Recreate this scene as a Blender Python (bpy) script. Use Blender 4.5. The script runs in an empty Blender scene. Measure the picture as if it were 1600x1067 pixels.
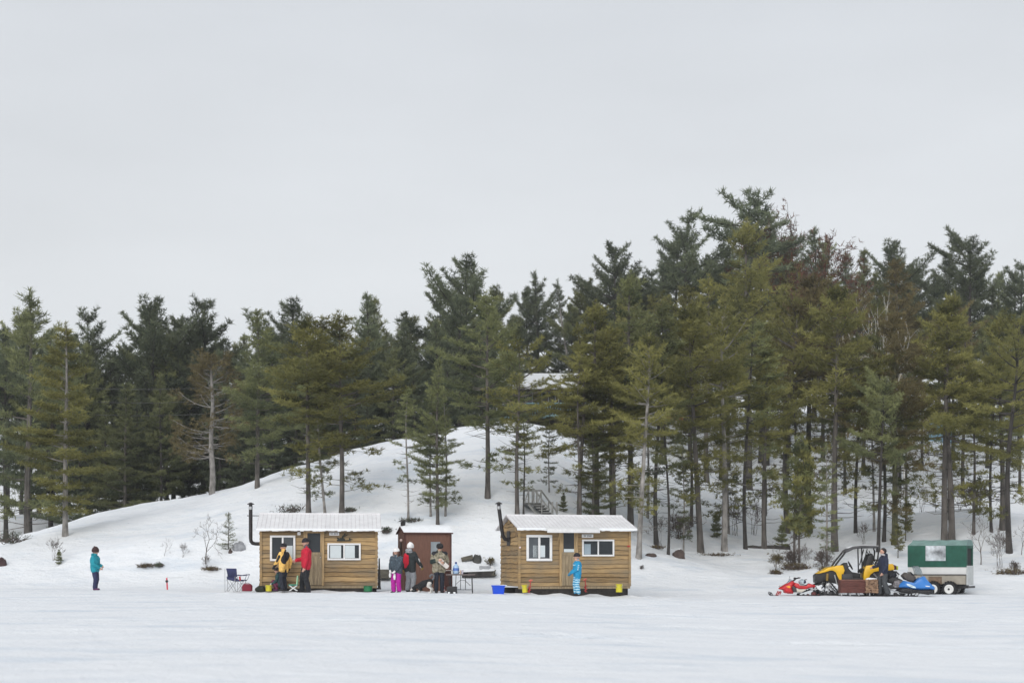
import bpy, bmesh, math, random
import numpy as np
from mathutils import Vector, Matrix, Euler, noise
R = math.radians
random.seed(7)
SC = bpy.context.scene
COL = SC.collection
F, CX, HZ, CAMH = 2250.0, 800.0, 880.0, 0.9      # focal length and horizon of the 1600 px wide photograph

def ss(a, b, x):
    t = min(1.0, max(0.0, (x - a) / (b - a)))
    return t * t * (3 - 2 * t)

def ipol(x, xs, ys):
    if x <= xs[0]: return ys[0]
    for i in range(1, len(xs)):
        if x <= xs[i]:
            t = (x - xs[i-1]) / (xs[i] - xs[i-1]); return ys[i-1] + t * (ys[i] - ys[i-1])
    return ys[-1]

RX = [-90, -34, -30, -26.7, -23.1, -22, -19.9, -17.9, -15.7, -14, -12.5, -11, -7.5, -6, -2.7, 0, 12]
RZ = [0.3, 0.35, 0.45, 0.95, 2.45, 3.0, 3.7, 4.12, 4.5, 4.85, 5.4, 5.95, 6.93, 7.33, 7.95, 8.3, 8.0]
TY = [40, 51.5, 53, 57, 62, 75, 90, 105, 125, 200, 700]
TZ = [0, 0.0, 0.16, 0.72, 1.3, 2.9, 6.6, 11.6, 14, 16, 18]

def G(X, Y):
    """height of the snow at X, Y"""
    ice = -0.2 * ss(-3.5, 7, X)
    zr = ipol(X, RX, RZ)
    t = min(1.0, max(0.0, (Y - 51.8) / 23.2))
    dome = 0.25 * t + 0.75 * (1 - (1 - t) ** 1.9)
    zl = zr * dome * ss(51.5, 57, Y)
    if Y > 75:
        zl -= min(zr * 0.5, 1.3) * ss(75, 83, Y)
        zl = max(zl, 3.9 * ss(76, 90, Y) * (1 - ss(-12, 0, X)))
    zR = ipol(Y, TY, TZ)
    zR += 1.3 * math.exp(-((X - 22) / 5.5) ** 2 - ((Y - 69) / 6) ** 2)
    w = ss(-1.5, 9 + 12 * ss(60, 78, Y), X)
    z = zl * (1 - w) + zR * w
    z = max(z, zR * ss(-6, 2, X) if Y > 82 else z)
    land = ss(50.5, 56, Y)
    z += ice * (1 - land)
    if Y < 140 and abs(X) < 70:
        z += land * (0.22 * noise.noise((X / 4, Y / 3.2, 3.1)) + 0.05 * noise.noise((X / 1.3, Y / 1.1, 7.7)) + 0.045 * noise.noise((X / 0.6, Y / 0.6, 2.7)))
        fl = 1 - land
        z += fl * (0.010 * noise.noise((X / 2.6, Y / 0.9, 1.3)) + 0.012 * noise.noise((X / 0.9, Y / 0.5, 4.3)) + 0.009 * noise.noise((X / 0.45, Y / 0.35, 8.3)))
        for y0, a_, p_, k_ in ((34.5, 1.0, 17, .5), (36.1, 1.0, 17, .5), (27.0, .8, 12, 2.1), (28.3, .8, 12, 2.1), (39.8, .5, 20, 4.0), (22.5, .7, 15, 1.2), (19.0, .5, 9, 3.0)):     # old machine tracks
            yy = y0 + a_ * math.sin(X / p_ + k_)
            if abs(Y - yy) < 1: z += fl * (-.055 * math.exp(-((Y - yy) / .22) ** 2) + .03 * math.exp(-((abs(Y - yy) - .42) / .14) ** 2)) * (.55 + .9 * noise.noise((X / 1.7, y0, 6.1)))
        camp = ss(41.5, 43.5, Y) * (1 - ss(50, 53, Y)) * ss(-12, -9.5, X) * (1 - ss(5.5, 8, X))
        if 44 < Y < 48.5 and -9 < X < 4.6:      # snow kicked up along the fronts of the huts
            yf = 46.75 + .1 * (X + 8.3) if X < -4 else (45.95 + .23 * X if X > .1 else 46.9)
            z += .07 * math.exp(-((Y - yf) / .22) ** 2) * max(0, .45 + 1.1 * noise.noise((X / .35, 2.2, .4)))
        z += camp * (-0.045 + 0.042 * noise.noise((X / 0.55, Y / 0.5, 5.5)) + 0.03 * noise.noise((X / 0.22, Y / 0.25, 9.5)))
    return z

def WX(px, Y): return (px - CX) * Y / F
def WZ(py, Y): return CAMH + (HZ - py) * Y / F
def on_ground(px, Y, dz=0.0):
    x = WX(px, Y); return (x, Y, G(x, Y) + dz)
def find_Y(px, py, y0=50.0, y1=112.0):
    Y = y0
    while Y < y1:
        x = WX(px, Y)
        if HZ - (G(x, Y) - CAMH) * F / Y <= py: return Y
        Y += 0.2
    return y1

# ------------------------------------------------------------------ materials
MATS = {}
def nodes(m):
    m.use_nodes = True
    return m.node_tree.nodes, m.node_tree.links
def M(name, col, rough=0.75, var=0.18, scale=9.0, bump=0.0, metal=0.0, stretch=(1, 1, 1), alpha=None, spec=0.4, bscale=None, coat=0.0):
    if name in MATS: return MATS[name]
    m = bpy.data.materials.new(name); n, l = nodes(m)
    b = n['Principled BSDF']
    b.inputs['Roughness'].default_value = rough; b.inputs['Metallic'].default_value = metal
    b.inputs['Specular IOR Level'].default_value = spec
    if coat: b.inputs['Coat Weight'].default_value = coat
    tc = n.new('ShaderNodeTexCoord'); mp = n.new('ShaderNodeMapping'); mp.inputs['Scale'].default_value = stretch
    l.new(tc.outputs['Object'], mp.inputs['Vector'])
    nz = n.new('ShaderNodeTexNoise'); nz.inputs['Scale'].default_value = scale; nz.inputs['Detail'].default_value = 5
    l.new(mp.outputs['Vector'], nz.inputs['Vector'])
    cr = n.new('ShaderNodeValToRGB')
    cr.color_ramp.elements[0].position = 0.3; cr.color_ramp.elements[1].position = 0.72
    cr.color_ramp.elements[0].color = tuple(max(0, c * (1 - var)) for c in col) + (1,)
    cr.color_ramp.elements[1].color = tuple(min(1, c * (1 + var)) for c in col) + (1,)
    l.new(nz.outputs['Fac'], cr.inputs['Fac']); l.new(cr.outputs['Color'], b.inputs['Base Color'])
    if bump:
        bz = n.new('ShaderNodeTexNoise'); bz.inputs['Scale'].default_value = bscale or scale * 3; bz.inputs['Detail'].default_value = 4
        l.new(mp.outputs['Vector'], bz.inputs['Vector'])
        bp = n.new('ShaderNodeBump'); bp.inputs['Strength'].default_value = bump; bp.inputs['Distance'].default_value = 0.03
        l.new(bz.outputs['Fac'], bp.inputs['Height']); l.new(bp.outputs['Normal'], b.inputs['Normal'])
    if alpha is not None: b.inputs['Alpha'].default_value = alpha
    MATS[name] = m
    return m

def glass(name, tint, trans=0.85):
    if name in MATS: return MATS[name]
    m = bpy.data.materials.new(name); n, l = nodes(m)
    n.remove(n['Principled BSDF']); out = n['Material Output']
    t = n.new('ShaderNodeBsdfTransparent'); t.inputs['Color'].default_value = tint + (1,)
    g = n.new('ShaderNodeBsdfGlossy'); g.inputs['Roughness'].default_value = 0.08
    mx = n.new('ShaderNodeMixShader'); mx.inputs[0].default_value = 1 - trans
    l.new(t.outputs[0], mx.inputs[1]); l.new(g.outputs[0], mx.inputs[2]); l.new(mx.outputs[0], out.inputs['Surface'])
    MATS[name] = m
    return m

def foliage(name, dark, light, var=0.45):
    m = bpy.data.materials.new(name); n, l = nodes(m); b = n['Principled BSDF']
    b.inputs['Roughness'].default_value = 0.7; b.inputs['Specular IOR Level'].default_value = 0.2
    at = n.new('ShaderNodeAttribute'); at.attribute_name = 'tone'
    mx = n.new('ShaderNodeMix'); mx.data_type = 'RGBA'
    mx.inputs['A'].default_value = dark + (1,); mx.inputs['B'].default_value = light + (1,)
    l.new(at.outputs['Fac'], mx.inputs['Factor'])
    oi = n.new('ShaderNodeObjectInfo'); mr = n.new('ShaderNodeMapRange')
    mr.inputs['To Min'].default_value = 1 - var * 0.6; mr.inputs['To Max'].default_value = 1 + var * 0.6
    l.new(oi.outputs['Random'], mr.inputs['Value'])
    hs = n.new('ShaderNodeHueSaturation'); l.new(mx.outputs['Result'], hs.inputs['Color']); l.new(mr.outputs['Result'], hs.inputs['Value'])
    l.new(hs.outputs['Color'], b.inputs['Base Color'])
    tr = n.new('ShaderNodeBsdfTranslucent'); l.new(hs.outputs['Color'], tr.inputs['Color'])
    ms = n.new('ShaderNodeMixShader'); ms.inputs[0].default_value = 0.3
    l.new(b.outputs[0], ms.inputs[1]); l.new(tr.outputs[0], ms.inputs[2]); l.new(ms.outputs[0], n['Material Output'].inputs['Surface'])
    MATS[name] = m
    return m

def wood_siding():
    m = bpy.data.materials.new('honey_siding'); n, l = nodes(m); b = n['Principled BSDF']
    b.inputs['Roughness'].default_value = 0.75; b.inputs['Specular IOR Level'].default_value = 0.25
    tc = n.new('ShaderNodeTexCoord'); mp = n.new('ShaderNodeMapping'); mp.inputs['Scale'].default_value = (0.9, 0.9, 16)
    l.new(tc.outputs['Object'], mp.inputs['Vector'])
    at = n.new('ShaderNodeAttribute'); at.attribute_name = 'tone'
    nz = n.new('ShaderNodeTexNoise'); nz.inputs['Scale'].default_value = 3.0; nz.inputs['Detail'].default_value = 7; nz.inputs['Roughness'].default_value = 0.65
    l.new(mp.outputs['Vector'], nz.inputs['Vector'])
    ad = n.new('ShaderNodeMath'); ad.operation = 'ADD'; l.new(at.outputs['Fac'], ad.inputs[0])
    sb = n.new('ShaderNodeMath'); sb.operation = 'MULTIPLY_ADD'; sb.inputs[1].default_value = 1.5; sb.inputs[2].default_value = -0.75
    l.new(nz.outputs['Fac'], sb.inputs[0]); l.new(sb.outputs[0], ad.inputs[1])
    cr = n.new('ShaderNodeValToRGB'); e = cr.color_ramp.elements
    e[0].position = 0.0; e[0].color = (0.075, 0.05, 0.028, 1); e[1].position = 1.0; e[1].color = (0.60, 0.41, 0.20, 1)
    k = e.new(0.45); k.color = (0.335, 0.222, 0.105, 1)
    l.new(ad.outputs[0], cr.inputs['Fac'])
    # patchy weathering
    wz = n.new('ShaderNodeTexNoise'); wz.inputs['Scale'].default_value = 1.3; wz.inputs['Detail'].default_value = 6
    m2 = n.new('ShaderNodeMapping'); m2.inputs['Scale'].default_value = (0.7, 0.7, 2.2); l.new(tc.outputs['Object'], m2.inputs['Vector']); l.new(m2.outputs['Vector'], wz.inputs['Vector'])
    wr = n.new('ShaderNodeMapRange'); wr.inputs['From Min'].default_value = 0.42; wr.inputs['From Max'].default_value = 0.68; wr.inputs['To Max'].default_value = 0.85
    l.new(wz.outputs['Fac'], wr.inputs['Value'])
    mx = n.new('ShaderNodeMix'); mx.data_type = 'RGBA'; mx.inputs['B'].default_value = (0.22, 0.178, 0.122, 1)
    l.new(wr.outputs['Result'], mx.inputs['Factor']); l.new(cr.outputs['Color'], mx.inputs['A'])
    l.new(mx.outputs['Result'], b.inputs['Base Color'])
    bp = n.new('ShaderNodeBump'); bp.inputs['Strength'].default_value = 0.5; bp.inputs['Distance'].default_value = 0.02
    l.new(nz.outputs['Fac'], bp.inputs['Height']); l.new(bp.outputs['Normal'], b.inputs['Normal'])
    MATS['honey_siding'] = m
    return m

def snow_mat():
    m = bpy.data.materials.new('snow'); n, l = nodes(m); b = n['Principled BSDF']
    b.inputs['Roughness'].default_value = 0.85; b.inputs['Specular IOR Level'].default_value = 0.2
    tc = n.new('ShaderNodeTexCoord')
    def nz(scale, st, det=5, rough=0.55):
        mp = n.new('ShaderNodeMapping'); mp.inputs['Scale'].default_value = st; l.new(tc.outputs['Object'], mp.inputs['Vector'])
        t = n.new('ShaderNodeTexNoise'); t.inputs['Scale'].default_value = scale; t.inputs['Detail'].default_value = det; t.inputs['Roughness'].default_value = rough
        l.new(mp.outputs['Vector'], t.inputs['Vector']); return t
    # wind-packed crust and old tracks: greyer icy streaks
    a = nz(1.3, (0.6, 1.0, 1), 8, 0.68)
    cr = n.new('ShaderNodeValToRGB'); e = cr.color_ramp.elements
    e[0].position = 0.34; e[0].color = (0.765, 0.80, 0.845, 1); e[1].position = 0.5; e[1].color = (0.85, 0.872, 0.90, 1)
    l.new(a.outputs['Fac'], cr.inputs['Fac'])
    st = nz(0.9, (0.3, 1.0, 1), 6, 0.62)
    s2 = n.new('ShaderNodeMapRange'); s2.inputs['From Min'].default_value = 0.53; s2.inputs['From Max'].default_value = 0.68; s2.inputs['To Max'].default_value = 0.85
    l.new(st.outputs['Fac'], s2.inputs['Value'])
    ice = n.new('ShaderNodeMix'); ice.data_type = 'RGBA'; ice.inputs['B'].default_value = (0.68, 0.74, 0.81, 1)
    l.new(s2.outputs['Result'], ice.inputs['Factor']); l.new(cr.outputs['Color'], ice.inputs['A'])
    # fallen needles and specks
    s = nz(5.5, (0.8, 1, 1), 3, 0.6)
    sr = n.new('ShaderNodeMapRange'); sr.inputs['From Min'].default_value = 0.66; sr.inputs['From Max'].default_value = 0.78; sr.inputs['To Max'].default_value = 0.75
    l.new(s.outputs['Fac'], sr.inputs['Value'])
    sp = n.new('ShaderNodeSeparateXYZ'); l.new(tc.outputs['Object'], sp.inputs[0])
    yr = n.new('ShaderNodeMapRange'); yr.inputs['From Min'].default_value = 51; yr.inputs['From Max'].default_value = 58
    l.new(sp.outputs['Y'], yr.inputs['Value'])
    mu = n.new('ShaderNodeMath'); mu.operation = 'MULTIPLY'; l.new(sr.outputs['Result'], mu.inputs[0]); l.new(yr.outputs['Result'], mu.inputs[1])
    mx = n.new('ShaderNodeMix'); mx.data_type = 'RGBA'; mx.inputs['B'].default_value = (0.25, 0.24, 0.22, 1)
    l.new(mu.outputs[0], mx.inputs['Factor']); l.new(ice.outputs['Result'], mx.inputs['A']); l.new(mx.outputs['Result'], b.inputs['Base Color'])
    f1 = nz(2.4, (0.6, 1, 1), 6, 0.65); f2 = nz(8, (0.8, 1, 1), 5, 0.65)
    b1 = n.new('ShaderNodeBump'); b1.inputs['Strength'].default_value = 0.7; b1.inputs['Distance'].default_value = 0.14; l.new(f1.outputs['Fac'], b1.inputs['Height'])
    b2 = n.new('ShaderNodeBump'); b2.inputs['Strength'].default_value = 0.8; b2.inputs['Distance'].default_value = 0.05; l.new(f2.outputs['Fac'], b2.inputs['Height'])
    l.new(b1.outputs['Normal'], b2.inputs['Normal']); l.new(b2.outputs['Normal'], b.inputs['Normal'])
    MATS['snow'] = m
    return m

# ------------------------------------------------------------------ mesh builder
class MB:
    def __init__(s): s.v = []; s.f = []; s.mi = []; s.t = []
    def add(s, vs, fs, mi=0, tone=0.5):
        o = len(s.v); s.v += [tuple(p) for p in vs]; s.t += [tone] * len(vs)
        s.f += [tuple(i + o for i in f) for f in fs]; s.mi += [mi] * len(fs)
        return s
    def box(s, c, d, rot=None, mi=0, tone=0.5):
        hx, hy, hz = d[0] / 2, d[1] / 2, d[2] / 2
        vs = [Vector((x, y, z)) for x in (-hx, hx) for y in (-hy, hy) for z in (-hz, hz)]
        if rot: 
            e = Euler(rot).to_matrix(); vs = [e @ p for p in vs]
        vs = [p + Vector(c) for p in vs]
        return s.add(vs, [(0, 1, 3, 2), (4, 6, 7, 5), (0, 4, 5, 1), (2, 3, 7, 6), (0, 2, 6, 4), (1, 5, 7, 3)], mi, tone)
    def b2(s, x0, x1, y0, y1, z0, z1, mi=0, tone=0.5):
        return s.box(((x0 + x1) / 2, (y0 + y1) / 2, (z0 + z1) / 2), (abs(x1 - x0), abs(y1 - y0), abs(z1 - z0)), None, mi, tone)
    def tube(s, pts, r, n=8, mi=0, cap=True, tone=0.5, flat=1.0, closed=False):
        pts = [Vector(p) for p in pts]; k = len(pts)
        rs = r if isinstance(r, (list, tuple)) else [r] * k
        vs = []; up = Vector((0.13, 0.21, 0.97))
        for i, p in enumerate(pts):
            if closed: d = pts[(i + 1) % k] - pts[i - 1]
            else: d = pts[min(i + 1, k - 1)] - pts[max(i - 1, 0)]
            d = d.normalized() if d.length > 1e-9 else Vector((0, 0, 1))
            a = d.cross(up); 
            if a.length < 0.05: a = d.cross(Vector((1, 0, 0)))
            a.normalize(); b = d.cross(a)
            for j in range(n):
                th = 2 * math.pi * j / n
                vs.append(p + (a * math.cos(th) + b * math.sin(th) * flat) * rs[i])
        fs = []
        for i in range(k if closed else k - 1):
            for j in range(n):
                i2 = (i + 1) % k
                fs.append((i * n + j, i * n + (j + 1) % n, i2 * n + (j + 1) % n, i2 * n + j))
        if cap and not closed:
            fs.append(tuple(range(n))); fs.append(tuple((k - 1) * n + j for j in reversed(range(n))))
        return s.add(vs, fs, mi, tone)
    def prism(s, poly, y0, y1, mi=0, tone=0.5, tip=None):
        """poly of (x, z), extruded along y; tip scales the outline at the ends about its centroid for a rounded flank"""
        n = len(poly); cx = sum(p[0] for p in poly) / n; cz = sum(p[1] for p in poly) / n
        ys = [(y0, 1), (y1, 1)] if not tip else [(y0, tip), (y0 + (y1 - y0) * 0.16, 1), (y1 - (y1 - y0) * 0.16, 1), (y1, tip)]
        vs = []
        for y, k in ys: vs += [(cx + (x - cx) * k, y, cz + (z - cz) * k) for x, z in poly]
        fs = []
        for a in range(len(ys) - 1):
            for j in range(n):
                fs.append((a * n + j, a * n + (j + 1) % n, (a + 1) * n + (j + 1) % n, (a + 1) * n + j))
        fs.append(tuple(reversed(range(n)))); fs.append(tuple((len(ys) - 1) * n + j for j in range(n)))
        return s.add(vs, fs, mi, tone)
    def lathe(s, prof, c=(0, 0, 0), n=16, axis='z', mi=0, tone=0.5, sx=1.0, sy=1.0):
        vs = []
        for r, h in prof:
            for j in range(n):
                th = 2 * math.pi * j / n; a, b = r * math.cos(th) * sx, r * math.sin(th) * sy
                p = (a, b, h) if axis == 'z' else ((a, h, b) if axis == 'y' else (h, a, b))
                vs.append((p[0] + c[0], p[1] + c[1], p[2] + c[2]))
        fs = []
        for i in range(len(prof) - 1):
            for j in range(n): fs.append((i * n + j, i * n + (j + 1) % n, (i + 1) * n + (j + 1) % n, (i + 1) * n + j))
        fs.append(tuple(reversed(range(n)))); fs.append(tuple((len(prof) - 1) * n + j for j in range(n)))
        return s.add(vs, fs, mi, tone)
    def ball(s, c, r, n=12, mi=0, tone=0.5):
        r = r if isinstance(r, (tuple, list)) else (r, r, r)
        k = max(4, n // 2 + 1)
        prof = [(math.sin(math.pi * (i + 0.02) / (k + 0.04)), -math.cos(math.pi * (i + 0.02) / (k + 0.04))) for i in range(k + 1)]
        vs = []
        for q, h in prof:
            for j in range(n):
                th = 2 * math.pi * j / n
                vs.append((c[0] + r[0] * q * math.cos(th), c[1] + r[1] * q * math.sin(th), c[2] + r[2] * h))
        fs = []
        for i in range(k):
            for j in range(n): fs.append((i * n + j, i * n + (j + 1) % n, (i + 1) * n + (j + 1) % n, (i + 1) * n + j))
        fs.append(tuple(reversed(range(n)))); fs.append(tuple(k * n + j for j in range(n)))
        return s.add(vs, fs, mi, tone)
    def build(s, name, mats, parent=None, bevel=0.0, smooth=None, jitter=0.0):
        if not isinstance(mats, (list, tuple)): mats = [mats]
        me = bpy.data.meshes.new(name); me.from_pydata(s.v, [], s.f)
        for m in mats: me.materials.append(m)
        me.polygons.foreach_set('material_index', s.mi)
        at = me.attributes.new('tone', 'FLOAT', 'POINT'); at.data.foreach_set('value', s.t)
        bm = bmesh.new(); bm.from_mesh(me)
        bmesh.ops.recalc_face_normals(bm, faces=bm.faces)
        if bevel:
            es = [e for e in bm.edges if len(e.link_faces) == 2 and e.calc_face_angle(0) > 0.6]
            bmesh.ops.bevel(bm, geom=es, offset=bevel, offset_type='OFFSET', segments=2, profile=0.6, affect='EDGES', clamp_overlap=True)
        bm.to_mesh(me); bm.free()
        if smooth is None: smooth = bool(bevel)
        if smooth:
            me.shade_smooth()
            try: me.set_sharp_from_angle(angle=R(48))
            except Exception: pass
        me.update()
        o = bpy.data.objects.new(name, me); COL.objects.link(o)
        if parent is not None: o.parent = parent
        return o

def tag(o, label, cat, group=None, kind=None):
    o['label'] = label; o['category'] = cat
    if group: o['group'] = group
    if kind: o['kind'] = kind
    return o
def thing(name, label, cat, loc=(0, 0, 0), rz=0.0, group=None, rot=None):
    o = bpy.data.objects.new(name, None); COL.objects.link(o)
    o.empty_display_size = 0.2; o.location = loc; o.rotation_euler = rot or (0, 0, rz)
    return tag(o, label, cat, group)
def struct(o): o['kind'] = 'structure'; return o
# ------------------------------------------------------------------ shared materials
SNOW = snow_mat(); SIDING = wood_siding()
WHITE = M('white_vinyl', (0.78, 0.78, 0.78), 0.45, 0.05)
BLACK = M('black_plastic', (0.018, 0.018, 0.02), 0.5, 0.3, 6)
BLACKM = M('black_stove_pipe', (0.022, 0.019, 0.02), 0.55, 0.4, 7)
STEEL = M('grey_steel', (0.42, 0.43, 0.44), 0.35, 0.15, 10, metal=0.7)
RUBBER = M('black_rubber', (0.02, 0.02, 0.021), 0.8, 0.3, 12, bump=0.3)
SNOWY = M('packed_snow', (0.85, 0.87, 0.89), 0.85, 0.04, 6, bump=0.5)
BARK = M('grey_brown_bark', (0.105, 0.094, 0.085), 0.9, 0.55, 5, bump=0.9, stretch=(1, 1, 0.3))
BARKP = M('pale_grey_bark', (0.25, 0.235, 0.22), 0.9, 0.5, 5, bump=0.8, stretch=(1, 1, 0.5))
BARKD = M('dark_bark', (0.05, 0.045, 0.042), 0.9, 0.5, 5, bump=0.9, stretch=(1, 1, 0.3))
BIRCH = M('white_birch_bark', (0.62, 0.6, 0.56), 0.8, 0.35, 6, stretch=(1, 1, 4))
TWIG = M('brown_twigs', (0.10, 0.08, 0.07), 0.9, 0.3, 6)
OLIVE = foliage('olive_needles', (0.070, 0.076, 0.028), (0.315, 0.300, 0.100))
MIDG = foliage('green_needles', (0.066, 0.082, 0.044), (0.255, 0.270, 0.118))
DARKG = foliage('dark_green_needles', (0.054, 0.070, 0.048), (0.185, 0.212, 0.125))
RUST = foliage('rusty_needles', (0.085, 0.066, 0.026), (0.27, 0.19, 0.072))
DULL = foliage('dull_olive_brown_needles', (0.08, 0.066, 0.03), (0.26, 0.215, 0.10))
REDL = foliage('reddish_leaves', (0.06, 0.03, 0.022), (0.19, 0.09, 0.06))

# ------------------------------------------------------------------ ground
def axis(parts):
    out = []
    for a, b, st in parts:
        k = max(1, int(round((b - a) / st))); out += [a + (b - a) * i / k for i in range(k)]
    return out + [parts[-1][1]]
xs = axis([(-900, -200, 140), (-200, -50, 12), (-50, -28, 1.2), (-28, 28, 0.24), (28, 50, 1.2), (50, 200, 12), (200, 900, 140)])
ys = axis([(-300, -20, 40), (-20, 6, 3), (6, 42, 0.24), (42, 50.5, 0.13), (50.5, 85, 0.28), (85, 130, 0.8), (130, 240, 8), (240, 1500, 160)])
nx, ny = len(xs), len(ys)
co = np.empty((ny, nx, 3), dtype=np.float32)
for j, y in enumerate(ys):
    for i, x in enumerate(xs): co[j, i] = (x, y, G(x, y))
idx = np.arange(nx * ny).reshape(ny, nx)
quads = np.stack([idx[:-1, :-1], idx[:-1, 1:], idx[1:, 1:], idx[1:, :-1]], axis=-1).reshape(-1, 4)
def np_mesh(name, verts, faces, k, mats, tone=None, smooth=False):
    me = bpy.data.meshes.new(name)
    nv, nf = len(verts), len(faces)
    me.vertices.add(nv); me.vertices.foreach_set('co', np.ascontiguousarray(verts, dtype=np.float32).ravel())
    me.loops.add(nf * k); me.loops.foreach_set('vertex_index', np.ascontiguousarray(faces, dtype=np.int32).ravel())
    me.polygons.add(nf); me.polygons.foreach_set('loop_start', np.arange(0, nf * k, k, dtype=np.int32))
    me.polygons.foreach_set('loop_total', np.full(nf, k, dtype=np.int32))
    if tone is not None:
        at = me.attributes.new('tone', 'FLOAT', 'POINT'); at.data.foreach_set('value', np.ascontiguousarray(tone, dtype=np.float32))
    for m in mats: me.materials.append(m)
    me.update(calc_edges=True)
    if smooth: me.shade_smooth()
    return me
g = bpy.data.objects.new('snow_ground', np_mesh('snow_ground', co.reshape(-1, 3), quads, 4, [SNOW], smooth=True))
COL.objects.link(g); struct(g); g['label'] = 'snow covered frozen lake rising into a snowy wooded shore'

# ------------------------------------------------------------------ camera, sky, sun
cam = bpy.data.cameras.new('camera'); co_ = bpy.data.objects.new('camera', cam); COL.objects.link(co_)
co_.location = (0, 0, CAMH); co_.rotation_euler = (R(90), 0, 0)
cam.sensor_width = 36; cam.lens = F / 1600 * 36; cam.shift_y = (HZ - 533.5) / 1600
cam.clip_start = 0.3; cam.clip_end = 4000
cam.dof.use_dof = True; cam.dof.focus_distance = 47.5; cam.dof.aperture_fstop = 1.5
SC.camera = co_
SC.view_settings.view_transform = 'Standard'; SC.view_settings.look = 'None'; SC.view_settings.exposure = 0.06; SC.view_settings.gamma = 1
w = bpy.data.worlds.new('World'); SC.world = w; w.use_nodes = True
n, l = w.node_tree.nodes, w.node_tree.links
bg = n['Background']; bg.inputs['Strength'].default_value = 0.1
SUN_EL, SUN_AZ = R(27), R(200)
sky = n.new('ShaderNodeTexSky'); sky.sky_type = 'NISHITA'; sky.sun_disc = False; sky.sun_elevation = SUN_EL; sky.sun_rotation = SUN_AZ
sky.air_density = 1.0; sky.dust_density = 4.0
tc = n.new('ShaderNodeTexCoord'); sp = n.new('ShaderNodeSeparateXYZ'); l.new(tc.outputs['Generated'], sp.inputs[0])
cr = n.new('ShaderNodeValToRGB'); e = cr.color_ramp.elements      # overcast veil: paler low, a little greyer overhead
e[0].position = 0.0; e[0].color = (0.70, 0.73, 0.76, 1); e[1].position = 0.42; e[1].color = (0.625, 0.655, 0.695, 1)
k = e.new(0.19); k.color = (0.735, 0.76, 0.785, 1)
k = e.new(1.0); k.color = (0.66, 0.685, 0.72, 1)
l.new(sp.outputs['Z'], cr.inputs['Fac'])
mp = n.new('ShaderNodeMapping'); mp.inputs['Scale'].default_value = (1, 1, 3.5); l.new(tc.outputs['Generated'], mp.inputs['Vector'])
nz = n.new('ShaderNodeTexNoise'); nz.inputs['Scale'].default_value = 2.2; nz.inputs['Detail'].default_value = 4; l.new(mp.outputs['Vector'], nz.inputs['Vector'])
mr = n.new('ShaderNodeMapRange'); mr.inputs['To Min'].default_value = 9.0; mr.inputs['To Max'].default_value = 12.2; l.new(nz.outputs['Fac'], mr.inputs['Value'])
vm = n.new('ShaderNodeVectorMath'); vm.operation = 'SCALE'; l.new(cr.outputs['Color'], vm.inputs[0]); l.new(mr.outputs['Result'], vm.inputs['Scale'])
mx = n.new('ShaderNodeMix'); mx.data_type = 'RGBA'; mx.inputs['Factor'].default_value = 0.95
l.new(sky.outputs['Color'], mx.inputs['A']); l.new(vm.outputs[0], mx.inputs['B']); l.new(mx.outputs['Result'], bg.inputs['Color'])
sl = bpy.data.lights.new('sun', 'SUN'); sl.energy = 1.75; sl.angle = R(45); sl.color = (1.0, 0.97, 0.93)
so = bpy.data.objects.new('sun', sl); COL.objects.link(so)
d = Vector((math.sin(SUN_AZ) * math.cos(SUN_EL), math.cos(SUN_AZ) * math.cos(SUN_EL), math.sin(SUN_EL)))
so.rotation_euler = d.to_track_quat('Z', 'Y').to_euler(); so.location = (-20, -30, 60)
SC.cycles.max_bounces = 8; SC.cycles.diffuse_bounces = 5; SC.cycles.transparent_max_bounces = 8

# ------------------------------------------------------------------ thin haze volume, added to lift the blacks
hz = bpy.data.materials.new('black_lift_haze'); n, l = nodes(hz); n.remove(n['Principled BSDF'])
pv = n.new('ShaderNodeVolumePrincipled'); pv.inputs['Color'].default_value = (.93, .96, 1, 1); pv.inputs['Density'].default_value = 0.0006; pv.inputs['Anisotropy'].default_value = 0.2
l.new(pv.outputs[0], n['Material Output'].inputs['Volume'])
m = MB(); m.b2(-190, 190, -40, 230, -3, 45); o = m.build('haze', hz); o['kind'] = 'stuff'; o['label'] = 'thin haze added over lake and shore to lift the blacks'
# ------------------------------------------------------------------ trees
def nrm(a): return a / np.maximum(np.linalg.norm(a, axis=-1, keepdims=True), 1e-9)

def needles(pos, dirs, tone, rng, per, ln, wd, spread=0.85):
    n = len(pos)
    c = np.repeat(pos, per, 0); d = nrm(np.repeat(dirs, per, 0) + rng.normal(0, spread, (n * per, 3)) + np.array([0, 0, 0.12]))
    L = ln * rng.uniform(0.6, 1.25, (n * per, 1)); s = nrm(np.cross(d, rng.normal(0, 1, (n * per, 3)))) * wd
    c = c + rng.normal(0, ln * 0.16, c.shape)
    v = np.stack([c - s, c + s, c + d * L + s * 0.25, c + d * L - s * 0.25], axis=1).reshape(-1, 3)
    f = np.arange(n * per * 4).reshape(-1, 4)
    t = np.repeat(np.repeat(tone, per, 0) + rng.normal(0, 0.08, n * per), 4)
    return v, f, np.clip(t, 0, 1)

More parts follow.
